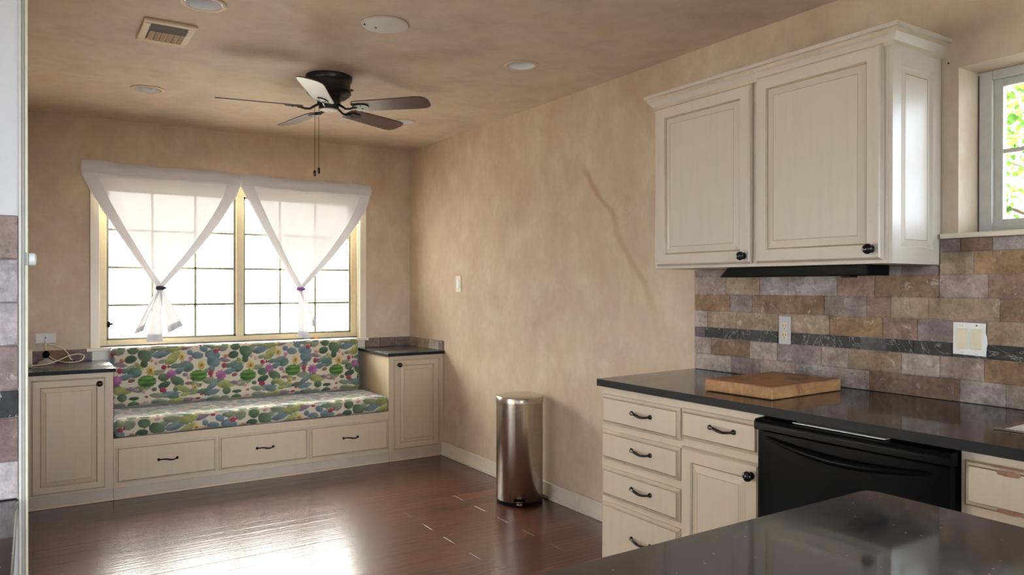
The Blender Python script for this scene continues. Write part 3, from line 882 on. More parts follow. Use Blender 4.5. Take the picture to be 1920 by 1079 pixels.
# ------------------------------------------------------------------ ceiling fittings
def can(loc, label):
    t = thing('recessed_light', label, 'recessed light', (loc[0], loc[1], H), 'recessed lights in the ceiling')
    m = MB().frame((loc[0], loc[1], 0))
    m.lathe([(.069, H + .002), (.088, H + .001), (.089, H - .003), (.084, H - .006), (.072, H - .005), (.068, H + .004)], seg=40, caps=False)
    m.build('trim_ring', M['vent_paint'], t, smooth=40)
    m = MB().frame((loc[0], loc[1], 0))
    m.lathe([(.0685, H - .003), (.064, H + .03), (.052, H + .075), (.050, H + .085)], seg=40, caps=False)
    m.lathe([(.050, H + .084), (.001, H + .085)], seg=40, caps=False)
    m.build('reflector', M['lamp'], t, smooth=60)
    m = MB().frame((loc[0], loc[1], 0))
    m.lathe([(.012, H + .083), (.014, H + .07), (.030, H + .05), (.044, H + .034), (.044, H + .029), (.03, H + .025), (.001, H + .024)], seg=32)
    m.build('bulb', simple('bulb_glass', (190, 184, 172), .15, spec=.8), t, smooth=50)
    return t
c0 = can(CANS[0], 'white recessed ceiling light next to the square vent')
copy_thing(c0, (*CANS[1], H), 'white recessed ceiling light out over the trash can side')
copy_thing(c0, (*CANS[2], H), 'white recessed ceiling light above the dark-beaded curtain')
copy_thing(c0, (*CANS[3], H), 'white recessed ceiling light peeping past a brown fan blade')
m = MB().frame((1.278, 2.985, 0)); m.lathe([(.098, H), (.101, H - .004), (.097, H - .009), (.06, H - .012), (.001, H - .0125)], seg=48)
t = thing('ceiling_cover_plate', 'large round blank white plate flat on the ceiling', 'cover plate', (1.278, 2.985, H))
m.build('plate', M['grey_plate'], t, smooth=40)
for a, b_ in ((-.03, .03), (-.085, .02)):
    m = MB().frame((1.278, 2.985, 0)); m.lathe([(.004, H - .009), (.004, H - .014), (.002, H - .0145)], (a, b_), 10); m.build('screw', M['bronze'], t)

t = thing('ceiling_vent', 'square tan ceiling air vent with open metal louvers', 'vent', (.503, 3.61, H))
x0, x1, y0, y1 = .395, .606, 3.455, 3.765
m = MB()
m.box(x0, x1, y0, y0 + .036, H - .012, H - .0005); m.box(x0, x1, y1 - .036, y1, H - .012, H - .0005)
m.box(x0, x0 + .032, y0 + .036, y1 - .036, H - .012, H - .0005); m.box(x1 - .032, x1, y0 + .036, y1 - .036, H - .012, H - .0005)
m.build('frame', M['vent_paint'], t, .004)
MB().box(x0 + .03, x1 - .03, y0 + .034, y1 - .034, H - .0035, H - .001).build('backing', M['dark'], t)
m = MB()
for i in range(4):
    yy = y0 + .052 + i * .016
    m.add([(x0 + .032, yy, H - .004), (x1 - .032, yy, H - .004), (x1 - .032, yy + .014, H - .020), (x0 + .032, yy + .014, H - .020), (x0 + .032, yy + .002, H - .003), (x1 - .032, yy + .002, H - .003), (x1 - .032, yy + .016, H - .019), (x0 + .032, yy + .016, H - .019)],
          [(0, 1, 2, 3), (7, 6, 5, 4), (0, 4, 5, 1), (1, 5, 6, 2), (2, 6, 7, 3), (3, 7, 4, 0)])
m.build('front_louver', M['vent_metal'], t)
for i in range(6):
    m = MB(); xx = x0 + .042 + i * .0245
    m.add([(xx, y0 + .118, H - .004), (xx, y1 - .038, H - .004), (xx + .016, y1 - .038, H - .016), (xx + .016, y0 + .118, H - .016), (xx + .002, y0 + .118, H - .003), (xx + .002, y1 - .038, H - .003), (xx + .018, y1 - .038, H - .015), (xx + .018, y0 + .118, H - .015)],
          [(0, 1, 2, 3), (7, 6, 5, 4), (0, 4, 5, 1), (1, 5, 6, 2), (2, 6, 7, 3), (3, 7, 4, 0)])
    m.build('louver', M['vent_paint'], t)

# ------------------------------------------------------------------ wall plates
def on_right_wall(m, y, z): return m.frame((XR, y, z), (0, -1, 0), (0, 0, 1), (-1, 0, 0))
t = thing('light_switch', 'single cream light switch alone on the bare plaster wall', 'light switch', (XR, 4.856, 1.32))
m = on_right_wall(MB(), 4.856, 1.32); m.box(-.040, .040, -.061, .061, 0, .006); m.build('plate', M['almond'], t, .003)
m = on_right_wall(MB(), 4.856, 1.32); m.box(-.017, .017, -.034, .034, .005, .009); m.build('rocker', M['white_plastic'], t, .002)
t = thing('wall_outlet', 'outlet cover painted over in wall colour behind the trash can', 'outlet', (XR, 4.86, .307))
m = on_right_wall(MB(), 4.86, .307); m.box(-.036, .036, -.058, .058, 0, .006); m.build('plate', M['wall'], t, .003)
m = on_right_wall(MB(), 4.86, .307)
for zz in (-.022, .022): m.box(-.016, .016, zz - .014, zz + .014, .005, .0075)
m.build('socket_face', M['wall'], t, .002)
t = thing('cable_outlet', 'white wall plate above the worktop with a cable coming out', 'wall plate', (.072, YF, .962))
m = MB().frame((.072, YF, .962), (1, 0, 0), (0, 0, 1), (0, -1, 0)); m.box(-.058, .058, -.032, .032, 0, .006); m.build('plate', M['grey_plate'], t, .003)
m = MB().frame((.072, YF, .962), (1, 0, 0), (0, 0, 1), (0, -1, 0)); m.lathe([(.006, .005), (.006, .012), (.004, .013)], (-.002, .002), 12); m.build('coax_jack', M['bronze'], t)

# cable and small bits on the corner worktop
def spline(pts, n=10):
    P = [Vector(p) for p in pts]; out = []
    for i in range(len(P) - 1):
        p0, p1, p2, p3 = P[max(0, i - 1)], P[i], P[i + 1], P[min(len(P) - 1, i + 2)]
        for k in range(n):
            s = k / n
            out.append(.5 * ((2 * p1) + (p2 - p0) * s + (2 * p0 - 5 * p1 + 4 * p2 - p3) * s * s + (3 * p1 - p0 - 3 * p2 + p3) * s ** 3))
    return [tuple(p) for p in out] + [tuple(P[-1])]
zt = .8055
t = thing('coax_cable', 'ivory cable looping from the wall plate across the worktop', 'cable', (.12, 5.55, zt))
m = MB()
m.tube(spline([(.070, 5.700, .963), (.070, 5.672, .935), (.076, 5.655, .875), (.105, 5.63, .835), (.150, 5.58, zt + .012), (.205, 5.545, zt + .006), (.262, 5.56, zt + .012), (.283, 5.60, zt + .038), (.255, 5.615, zt + .052), (.200, 5.60, zt + .045), (.14, 5.56, zt + .022), (.08, 5.50, zt + .008), (.02, 5.45, zt + .006), (-.03, 5.43, zt + .006)]), .0034, 8)
m.build('cable', M['cord'], t, smooth=60)
m = MB()
m.tube(spline([(.035, 5.685, .925), (.090, 5.665, .924), (.150, 5.64, .905), (.190, 5.61, .868), (.205, 5.585, .835), (.222, 5.560, zt + .012)]), .0034, 8)
o = m.build('loose_end', M['cord'], t, smooth=60)
m = MB(); m.tube([(.220, 5.562, zt + .016), (.232, 5.548, zt + .0055)], [.0045, .0045], 10); m.build('connector', M['bronze'], o)
t = thing('cable_reel', 'bundle of ivory cord standing against the partition side', 'cord bundle', (-.012, 5.36, zt))
m = MB()
for i in range(5):
    m.tube([(-.026 + .005 * i, 5.36 + .035 * math.cos(a), zt + .058 + .052 * math.sin(a)) for a in [2 * math.pi * k / 24 for k in range(24)]], .0035, 8, closed=True)
m.build('coil', M['cord'], t, smooth=60)
t = thing('smoky_bottle_stopper', 'small dark glossy gadget on a clear foot behind the cable', 'gadget', (.072, 5.60, zt))
m = MB().frame((.072, 5.60, 0)); m.lathe([(.050, zt), (.050, zt + .006), (.042, zt + .016), (.018, zt + .028), (.010, zt + .036)], seg=28); m.build('foot', M['clear'], t, smooth=50)
m = MB().frame((.072, 5.60, 0)); m.lathe([(.009, zt + .035), (.014, zt + .040), (.020, zt + .056), (.020, zt + .068), (.012, zt + .080), (.003, zt + .084)], seg=24); m.build('head', M['black_gloss'], t, smooth=50)
# latch knob on the partition end
t = thing('jamb_bumper', 'small white round bumper on the end of the partition', 'door bumper', (-.008, 1.72, 1.36))
m = MB().frame((-.0078, 1.714, 1.361), (0, 1, 0), (0, 0, 1), (1, 0, 0)); m.lathe([(.010, 0), (.0125, .002), (.0125, .011), (.009, .0135), (.002, .014)], seg=24); m.build('bumper', M['white_plastic'], t, smooth=50)
m = MB().frame((-.0105, 1.686, 1.361), (1, 0, 0), (0, 0, 1), (0, -1, 0)); m.box(-.0012, .0012, -.012, .012, 0, .003); m.build('clip', M['bronze'], t)

# ------------------------------------------------------------------ trash can
TX, TY = 2.488, 3.757
t = thing('trash_can', 'tall round brushed-steel pedal trash can by the wall', 'trash can', (TX, TY, 0))
R0 = .142
m = MB().frame((TX, TY, 0)); m.lathe([(R0 - .004, 0), (R0 - .002, .002), (R0 - .002, .022), (R0 - .008, .024)], seg=64); m.build('base_ring', M['black_plastic'], t, smooth=40)
m = MB().frame((TX, TY, 0)); m.lathe([(R0 - .003, .022), (R0, .026), (R0, .604), (R0 - .003, .607)], seg=96); m.build('body', M['steel'], t, smooth=40)
m = MB().frame((TX, TY, 0)); m.lathe([(R0 + .001, .6035), (R0 + .003, .605), (R0 + .003, .637), (R0, .642), (R0 - .012, .6455), (.06, .650), (.001, .651)], seg=96); m.build('lid', M['steel'], t, smooth=35)
dv = Vector((-TX, -TY, 0)).normalized(); sv = Vector((-dv.y, dv.x, 0))
m = MB().frame((TX, TY, 0), sv, dv, (0, 0, 1))
m.prism([(-.016, R0 - .01), (.016, R0 - .01), (.018, R0 + .026), (.010, R0 + .034), (-.010, R0 + .034), (-.018, R0 + .026)], .016, .026); m.build('pedal', M['steel'], t, .003)
m = MB().frame((TX, TY, 0), sv, dv, (0, 0, 1)); m.box(-.036, .036, R0 - .006, R0 + .0012, .030, .048); m.build('pedal_slot', M['black_plastic'], t, .002)

# ------------------------------------------------------------------ kitchen run along the sink wall
XB = 2.040    # cabinet face
UY = (0, -1, 0)
t = thing('base_cabinet', 'cream base cabinet with five drawers and a door beside the dishwasher', 'cabinet', (2.35, 2.03, 0))
b = MB(); b.box(XB, XR - .006, 1.608, 2.440, .10, .884); b.box(XB + .06, XR - .006, 1.608, 2.440, 0, .10)
b.build('carcass', M['cream'], t, .0015)
BOWL = .2235
for z0, h in ((.730, .122), (.580, .123), (.424, .124), (.150, .250)):
    pz = h / 2 + .006 if h < .2 else h - .108
    front('drawer', t, 'cream', (XB, 2.426, z0), UY, .450, h, SLAB, ('bow', .245, pz))
front('drawer', t, 'cream', (XB, 1.970, .743), UY, .354, .112, SLAB, ('bow', .198, .064))
front('door', t, 'cream', (XB, 1.970, .128), UY, .354, .586, prof(.050, .02, .026), ('knob', .326, .546))

t = thing('sink_cabinet', 'cream sink cabinet with chipped paint on its top panel', 'cabinet', (2.35, .47, 0))
b = MB(); b.box(XB, XB + .02, -.05, .986, .10, .884); b.box(XB + .02, XR - .006, .968, .986, .10, .884); b.box(XB + .02, XR - .006, -.05, -.032, .10, .884); b.box(XB + .02, XR - .006, -.032, .968, .10, .118); b.box(XB + .06, XR - .006, -.05, .986, 0, .10); b.build('carcass', M['cream'], t, .0015)
fd = front('false_drawer', t, 'cream', (XB, .972, .744), UY, .86, .117, [(0, 0, 0), (0, .010, 1), (.004, .0125, 2), (.011, .0135, 1), (.0135, .019, 0), (.016, .0195, 0)])
front('door', t, 'cream', (XB, .972, .128), UY, .42, .59, prof(.050, .02, .026), ('knob', .392, .55))
front('door', t, 'cream', (XB, .532, .128), UY, .42, .59, prof(.050, .02, .026), ('knob', .028, .55))
def chip(y0, y1, z0, z1, seed, n=26):
    q = random.Random(seed); pts = []
    for i in range(n):
        a = 2 * math.pi * i / n; k = .72 + .28 * q.random()
        pts.append(((y0 + y1) / 2 + math.copysign(abs(math.cos(a)) ** .6, math.cos(a)) * (y1 - y0) / 2 * k, (z0 + z1) / 2 + math.sin(a) * (z1 - z0) / 2 * k))
    return pts
for a in ((.834, .900, .8385, .8540, 3), (.83, .895, .7445, .7565, 5), (.80, .915, .8562, .8605, 8)):
    m = MB().frame((XB - .0196, 0, 0), (0, 1, 0), (0, 0, 1), (1, 0, 0)); m.prism(chip(*a), -.0006, .0012); m.build('worn_patch', M['bare'], fd)

# dishwasher
t = thing('dishwasher', 'black gloss dishwasher under the worktop', 'dishwasher', (2.35, 1.296, 0))
b = MB(); b.box(2.03, XR - .02, .992, 1.602, .012, .879); b.build('tub', M['black_plastic'], t)
def dw_door(s, v):
    y = 1.600 - .606 * s; z = .115 + .722 * v
    return (2.000 - .010 * math.sin(math.pi * s) ** .8 * (.4 + .6 * v), y, z)
m = MB(); m.sheet(dw_door, 24, 8); m.box(2.001, 2.03, .994, 1.600, .115, .837); m.build('door', M['black_gloss'], t, smooth=40)
m = MB()
def dw_panel(s, v):
    y = 1.604 - .616 * s
    prof_ = [(1.990, .8405), (1.984, .846), (1.984, .866), (1.990, .876), (2.03, .8785)]
    k = v * 4; i = min(3, int(k)); f = k - i
    a, b_ = prof_[i], prof_[i + 1]
    return (a[0] + (b_[0] - a[0]) * f - .006 * math.sin(math.pi * s), y, a[1] + (b_[1] - a[1]) * f)
m.sheet(dw_panel, 24, 12); m.box(1.9905, 2.03, .990, 1.603, .8405, .876); m.build('control_panel', M['black_gloss'], t, smooth=45)
m = MB(); n_ = 30
pts, rad = [], []
for i in range(n_ + 1):
    s = i / n_; pts.append((1.992 - .016 * math.sin(math.pi * s), 1.565 - .525 * s, .820 - .024 * math.sin(math.pi * s) - .006 * s)); rad.append(.003 + .010 * math.sin(math.pi * s) ** .7)
m.tube(pts, rad, 12); m.build('handle', M['black_gloss'], t, smooth=60)
m = MB(); m.box(2.000, 2.03, 1.17, 1.47, .8795, .8825); m.build('mounting_strip', M['vent_metal'], t)
b = MB(); b.box(2.06, 2.08, .994, 1.600, .0, .11); b.build('kick_plate', M['black_plastic'], t)

# worktop with the sink cut-out
KX0, KX1, KY0, KY1 = 2.236, 2.60, .40, .992
m = MB(); z0, z1 = .8845, .914
m.prism([(XC, KY1), (XR - .002, KY1), (XR - .002, 2.506), (XC, 2.451)], z0, z1)
m.box(XC, KX0, -.06, KY1, z0, z1); m.box(KX1, XR - .002, -.06, KY1, z0, z1); m.box(KX0, KX1, -.06, KY0, z0, z1)
tag(edge_faces(m.build('worktop', M['granite'])), 'long black granite kitchen worktop with the cutting board on it', 'worktop')
t = thing('sink', 'stainless steel sink let into the black worktop', 'sink', ((KX0 + KX1) / 2, (KY0 + KY1) / 2, .914))
m = MB(); rr = .012
m.box(KX0 - .004, KX0 + rr, KY0 - .004, KY1 + .004, .9142, .918); m.box(KX1 - rr, KX1 + .004, KY0 - .004, KY1 + .004, .9142, .918)
m.box(KX0 + rr, KX1 - rr, KY1 - rr, KY1 + .004, .9142, .918); m.box(KX0 + rr, KX1 - rr, KY0 - .004, KY0 + rr, .9142, .918); m.build('rim', M['steel'], t, .0015)
m = MB()
a0, a1, b0, b1 = KX0 + .004, KX1 - .004, KY0 + .004, KY1 - .004
m.add([(a0, b0, .915), (a1, b0, .915), (a1, b1, .915), (a0, b1, .915), (a0 + .02, b0 + .02, .74), (a1 - .02, b0 + .02, .74), (a1 - .02, b1 - .02, .74), (a0 + .02, b1 - .02, .74)],
      [(0, 1, 5, 4), (1, 2, 6, 5), (2, 3, 7, 6), (3, 0, 4, 7), (4, 5, 6, 7)])
m.build('basin', M['steel'], t, normals=False)

# cutting board
t = thing('cutting_board', 'thick stained wooden cutting board on the black worktop', 'cutting board', (2.36, 1.78, .914))
m = MB()
m.prism([(2.131, 1.950), (2.142, 1.655), (2.565, 1.672), (2.552, 1.966)], .9155, .9600)
m.build('board', M['board'], t, .005, seg=3)

# backsplash along the sink wall
TAN = (178, 150, 122); PNK = (180, 156, 144); GRY = (176, 164, 160); BRN = (150, 116, 88); RDB = (160, 124, 104); MAU = (152, 130, 126); LGT = (190, 172, 160); ORG = (168, 128, 90); BLK = (52, 52, 50); DGR = (66, 65, 64); LTB = (92, 92, 94); VDK = (60, 60, 58); PUR = (110, 98, 104)
ROWS = [
 (.9145, .990, [2.496, 2.277, 2.116, 1.937, 1.835, 1.615, 1.291, 1.146, .95, .72, .50, .26, .0], [LGT, MAU, PNK, GRY, LGT, BRN, LGT, PNK, TAN, MAU, LGT, TAN]),
 (.990, 1.067, [2.496, 2.394, 2.173, 2.028, 1.818, 1.702, 1.492, 1.356, 1.211, 1.0, .8, .55, .3, .0], [PNK, BRN, PNK, MAU, PNK, TAN, LGT, PNK, ORG, TAN, LGT, MAU, TAN]),
 (1.067, 1.116, [2.496, 2.429, 2.327, 2.229, 2.025, 1.806, 1.654, 1.55, 1.449, 1.315, 1.202, 1.0, .8, .6, .3, .0], [PUR, BLK, VDK, DGR, VDK, DGR, LTB, BLK, VDK, DGR, VDK, BLK, DGR, VDK, BLK]),
 (1.116, 1.193, [2.496, 2.416, 2.247, 2.02, 1.782, 1.563, 1.434, 1.306, 1.205, 1.0, .76, .5, .25, .0], [LGT, TAN, TAN, TAN, ORG, RDB, MAU, TAN, TAN, BRN, PNK, TAN, MAU]),
 (1.193, 1.270, [2.496, 2.283, 2.159, 1.806, 1.626, 1.532, 1.396, 1.165, .95, .7, .45, .2, .0], [ORG, MAU, BRN, MAU, RDB, TAN, TAN, BRN, PNK, TAN, LGT, TAN]),
 (1.270, 1.350, [2.496, 2.308, 2.119, 1.975, 1.75, 1.594, 1.36, 1.2, 1.0, .77, .5, .25, .0], [PNK, TAN, GRY, GRY, RDB, BRN, PNK, RDB, TAN, MAU, TAN, LGT]),
 (1.350, 1.384, [2.496, 2.324, 2.1, 1.87, 1.615, 1.492, 1.369], [MAU, TAN, GRY, MAU, GRY, MAU]),
 (1.350, 1.428, [1.357, 1.246, 1.03, .8, .55, .3, .0], [TAN, ORG, BRN, TAN, PNK, TAN]),
 (1.428, 1.474, [1.357, 1.289, 1.189, 1.0, .8, .6, .3, .0], [MAU, BRN, GRY, TAN, MAU, BRN, GRY])]
def tile_rows(rows, place_fn, seed):
    q = random.Random(seed); out = []
    for z0, z1, ed, cs in rows:
        for i, c in enumerate(cs):
            a, b_ = ed[i], ed[i + 1]
            j = q.uniform(-7, 7)
            cc = tuple(max(10, v + j) for v in c)
            out.append(place_fn(a, b_, z0 + .0006 + q.uniform(0, .001), z1 - .0006 - q.uniform(0, .001), q.uniform(.0125, .0150) if i else .014, cc))
    return out
T = tile_rows(ROWS, lambda a, b_, z0, z1, d, c: ((XR - .001, a - .0006), UY, (a - b_) - .0012, z0, z1, d, c), 11)
T.append(((XR - .001, 2.494), UY, 1.13, .9145, 1.383, .0105, (172, 156, 146)))
T.append(((XR - .001, 1.356), UY, 1.35, .9145, 1.473, .0105, (172, 156, 146)))
tag(tile_mesh('tile_backsplash', T), 'tumbled stone tile backsplash with a black band above the long worktop', 'backsplash')

XT = XR - .0165
t = thing('wall_outlet', 'narrow white double outlet on the stone tiles behind the cutting board', 'outlet', (XT, 1.986, 1.125))
m = MB().frame((XT, 1.986, 1.125), UY, (0, 0, 1), (-1, 0, 0)); m.box(-.028, .028, -.060, .058, 0, .007); m.build('plate', M['dingy'], t, .002)
m = MB().frame((XT, 1.986, 1.125), UY, (0, 0, 1), (-1, 0, 0))
for zz in (-.021, .017): m.box(-.013, .016, zz - .014, zz + .014, .006, .0085, 0)
for zz in (-.021, .017):
    m.box(-.007, -.0045, zz - .005, zz + .007, .0084, .0092, 1); m.box(.006, .0085, zz - .004, zz + .006, .0084, .0092, 1); m.box(-.001, .003, zz - .012, zz - .008, .0084, .0092, 1)
m.build('socket_face', [M['almond'], M['dark']], t, .0005)
t = thing('light_switch', 'wide white double switch plate with two almond rockers and a chipped edge', 'light switch', (XT, 1.257, 1.132))
m = MB().frame((XT, 1.257, 1.132), UY, (0, 0, 1), (-1, 0, 0))
m.prism([(-.052, -.053), (.052, -.056), (.053, -.030), (.0565, -.012), (.055, .006), (.050, .022), (.051, .054), (-.051, .056)], 0, .006); m.build('plate', M['white_plastic'], t, .0015)
for cx in (-.022, .024):
    m = MB().frame((XT, 1.257, 1.132), UY, (0, 0, 1), (-1, 0, 0)); m.box(cx - .0165, cx + .0165, -.034, .034, .005, .0095); m.build('rocker', M['almond'], t, .0015)
for cx, cz, k in ((-.022, .046, 'steel'), (.024, .046, 'bronze'), (-.022, -.047, 'steel'), (.024, -.047, 'steel')):
    m = MB().frame((XT, 1.257, 1.132), UY, (0, 0, 1), (-1, 0, 0)); m.lathe([(.0026, .0058), (.0026, .0066), (.001, .007)], (cx, cz), 10); m.build('screw', M[k], t)
t = thing('nail', 'tiny bent nail in the plaster between wall cabinet and sink window', 'nail', (XR, 1.335, 2.083))
m = MB(); m.tube([(XR + .004, 1.335, 2.083), (XR - .010, 1.333, 2.085), (XR - .013, 1.331, 2.079)], .0016, 8); m.build('shaft', M['bronze'], t)

# ------------------------------------------------------------------ wall cabinet
UX = 2.366
t = thing('wall_cabinet', 'cream wall cabinet with two raised-panel doors and crown moulding', 'cabinet', (2.5, 1.91, 1.385))
b = MB(); b.box(UX, XR - .002, 1.374, 2.463, 1.3855, 2.128); b.build('carcass', M['upper'], t, .0015)
# crown: profile swept round front and both ends
cp = [(0, 2.100), (.006, 2.104), (.009, 2.116), (.020, 2.132), (.026, 2.138), (.027, 2.150), (.036, 2.153), (.036, 2.166), (0, 2.166)]
m = MB(); pts = []
for off, z in cp:
    pts += [(XR, 2.463 + off, z), (UX - off, 2.463 + off, z), (UX - off, 1.360 - off, z), (XR, 1.360 - off, z)]
fs, mi = [], []
for i in range(len(cp) - 1):
    for j in range(3):
        a = i * 4 + j; fs.append((a, a + 1, a + 5, a + 4)); mi.append(1 if i in (1, 4) else 0)
k = len(cp) - 1
fs.append((k * 4, k * 4 + 1, k * 4 + 2, k * 4 + 3)); mi.append(0)
m.add(pts, fs); m.m = mi
m.build('crown_moulding', [M['upper'], M['glaze_soft']], t)
front('door', t, 'upper', (UX, 2.436, 1.398), UY, .518, .704, prof(.050, .020, .026), ('knob', .487, .030))
front('door', t, 'upper', (UX, 1.896, 1.398), UY, .508, .716, prof(.050, .020, .026), ('knob', .474, .036))
front('side_panel', t, 'upper', (UX + .0, 1.3735, 1.3855), (1, 0, 0), .300, .716, [(0, 0, 0), (0, .0135, 0), (.050, .0135, 0), (.056, .005, 0), (.060, .005, 0), (.080, .0105, 1), (.0825, .0100, 0)])

t = thing('under_cabinet_light', 'long black light bar slung under the wall cabinet', 'light fitting', (2.5, 1.82, 1.36))
m = MB().frame((2.44, 0, 0), (0, 1, 0), (0, 0, 1), (1, 0, 0))
m.prism([(1.493, 1.3855), (1.493, 1.348), (2.152, 1.346), (2.112, 1.3855)], 0, .14); m.build('housing', M['black_plastic'], t, .003)
m = MB().frame((2.44, 0, 0), (0, 1, 0), (0, 0, 1), (1, 0, 0)); m.box(1.56, 1.60, 1.341, 1.349, .01, .05); m.build('switch', M['black_gloss'], t, .002)

# ------------------------------------------------------------------ island
t = thing('kitchen_island', 'cream kitchen island base under a dark granite slab', 'island', (.80, -.1, 0))
b = MB(); b.box(.30, 1.325, -1.05, .792, .09, .882); b.box(.36, 1.265, -1.0, .74, 0, .09); b.build('carcass', M['cream'], t, .002)
for k in range(3):
    front('end_panel', t, 'cream', (.30, .77 - .6 * k, .13), UY, .57, .72, prof(.06, .018, .026))
m = MB()
def rounded(x0, x1, y0, y1, r, n=8):
    out = []
    for cx, cy, a0 in ((x1 - r, y1 - r, 0), (x0 + r, y1 - r, 90), (x0 + r, y0 + r, 180), (x1 - r, y0 + r, 270)):
        for i in range(n + 1):
            a = math.radians(a0 + 90 * i / n); out.append((cx + r * math.cos(a), cy + r * math.sin(a)))
    return out
m.prism(rounded(.255, 1.372, -1.10, .838, .028), .8825, .914)
tag(edge_faces(m.build('worktop', M['granite_island'], bevel=.004)), 'big grey-black granite island top in the near corner', 'worktop')

# ------------------------------------------------------------------ counter on the partition side
t = thing('base_cabinet', 'cream base cabinet under the narrow strip of black stone', 'cabinet', (-1.2, 1.4, 0))
b = MB(); b.box(-2.55, -.035, 1.10, 1.698, .09, .882); b.box(-2.55, -.035, 1.16, 1.698, 0, .09); b.build('carcass', M['cream'], t, .002)
for k in range(4):
    front('door', t, 'cream', (-.66 - .62 * k, 1.10, .12), (1, 0, 0), .58, .74, prof(.05, .02, .026), ('knob', .55, .69))
m = MB(); m.box(-2.56, -.0235, 1.065, 1.698, .8825, .905)
tag(m.build('worktop', M['granite'], bevel=.003), 'strip of black stone worktop below the partition tiles', 'worktop')
PR = [(.906, .978, [(0, .11, (188, 170, 164)), (.112, .3, TAN), (.302, .52, BRN), (.522, .8, LGT), (.802, 1.2, TAN)]),
      (.978, 1.060, [(0, .16, (140, 108, 96)), (.162, .4, PNK), (.402, .7, TAN), (.702, 1.2, BRN)]),
      (1.060, 1.112, [(0, .14, BLK), (.142, .3, VDK), (.302, .6, DGR), (.602, 1.2, BLK)]),
      (1.112, 1.196, [(0, .15, (160, 130, 120)), (.152, .4, LGT), (.402, .8, TAN), (.802, 1.2, PNK)]),
      (1.196, 1.278, [(0, .13, (182, 164, 162)), (.132, .4, TAN), (.402, .7, BRN), (.702, 1.2, PNK)]),
      (1.278, 1.360, [(0, .17, (190, 172, 174)), (.172, .45, PNK), (.452, .8, TAN), (.802, 1.2, LGT)]),
      (1.360, 1.444, [(0, .12, (168, 138, 124)), (.122, .4, TAN), (.402, .8, LGT), (.802, 1.2, BRN)])]
T = []
for z0, z1, row in PR:
    for a, b_, c in row: T.append(((-.0235 - b_, 1.699), (1, 0, 0), b_ - a, z0 + .001, z1 - .001, .011 + .002 * rnd.random(), c))
T.append(((-1.22, 1.699), (1, 0, 0), 1.195, .906, 1.4435, .007, (150, 136, 130)))
tag(tile_mesh('tile_backsplash', T), 'tumbled stone tile backsplash on the partition with one black row', 'backsplash')

# ------------------------------------------------------------------ outdoors
g = MB(); g.add([(-60, 5.9, -.25), (60, 5.9, -.25), (60, 60, -.25), (-60, 60, -.25)], [(0, 1, 2, 3)])
setting(g.build('ground', M['ground']))
g = MB(); g.add([(-60, -60, -.25), (60, -60, -.25), (60, 5.9, -.25), (-60, 5.9, -.25)], [(0, 1, 2, 3)])  # unseen dark ground added to limit light bounced onto the kitchen ceiling
setting(g.build('ground_dark', M['dark_ground']))
g = MB(); g.box(-1.2, 4.0, YF + .13, YF + .80, 2.25, 2.33); g.box(-1.6, -.2, 1.9, 5.0, 2.2, 2.28); g.box(XR + .2, XR + .85, BY0, YF, 2.25, 2.33)  # middle box: unseen eave added to cut sky light at the nook doors
setting(g.build('eaves_and_sky_shade', M['soffit']))

def tree(x, y, hgt, spread, n, seed, label):
    q = random.Random(seed)
    t = thing('tree', label, 'tree', (x, y, -.25), 'trees outside the sink window')
    m = MB(); m.tube([(x, y, -.25), (x + .05, y + .03, hgt * .35), (x - .05, y + .05, hgt * .7), (x + .02, y, hgt)], [.10, .08, .05, .02], 10)
    m.build('trunk', M['leaf_dark'], t, smooth=60)
    m = MB(); tips = []
    for i in range(16):
        a = q.uniform(0, 6.28); z0 = hgt * q.uniform(.25, .9); L = spread * q.uniform(.5, 1.0)
        p = [(x, y, z0), (x + L * .5 * math.cos(a), y + L * .5 * math.sin(a), z0 + L * .22), (x + L * math.cos(a), y + L * math.sin(a), z0 + L * .3)]
        m.tube(p, [.025, .014, .005], 6); tips += [p[1], p[2]]
    m.build('branches', M['leaf_dark'], t, smooth=60)
    m = MB()
    for i in range(n):
        c = tips[q.randrange(len(tips))]
        px, py, pz = (c[j] + q.gauss(0, spread * .18) for j in range(3))
        m.frame((px, py, pz))
        d = Vector((q.gauss(0, 1), q.gauss(0, 1), q.gauss(0, .6))).normalized(); s = d.cross(Vector((q.gauss(0, 1), q.gauss(0, 1), q.gauss(0, 1)))).normalized()
        L = q.uniform(.05, .10); Wd = L * .42
        m.U, m.V, m.N = d, s, d.cross(s)
        m.add([(0, 0, 0), (L * .5, Wd, .008), (L, 0, 0), (L * .5, -Wd, .008)], [(0, 1, 2, 3)])
    m.build('foliage', M['leaf'], t, normals=False)
tree(7.4, 2.6, 3.6, 1.7, 3600, 3, 'leafy green tree seen through the sink window')

# ------------------------------------------------------------------ light: hazy white sky
SKY, SUN = 2.6, 92.0
LOBES = [((-.05, .76, .65), 125.0, 7.0), ((.0, -1.0, .10), 44.0, 16.0), ((1.0, -.35, .12), 20.0, 10.0), ((-1.0, -.4, .12), 8.0, 8.0)]
wd = bpy.data.worlds.new('hazy_sky'); SC.world = wd; wd.use_nodes = True
nt = wd.node_tree; nt.nodes.clear()
out = nt.nodes.new('ShaderNodeOutputWorld'); bg = nt.nodes.new('ShaderNodeBackground')
tc = nt.nodes.new('ShaderNodeTexCoord'); sp = nt.nodes.new('ShaderNodeSeparateXYZ'); rp = nt.nodes.new('ShaderNodeValToRGB')
nt.links.new(tc.outputs['Generated'], sp.inputs[0]); nt.links.new(sp.outputs[1], rp.inputs[0])
rp.color_ramp.elements[0].position = .0; rp.color_ramp.elements[0].color = (.82, .93, 1.10, 1)
rp.color_ramp.elements[1].position = .8; rp.color_ramp.elements[1].color = (1.02, .985, .91, 1)
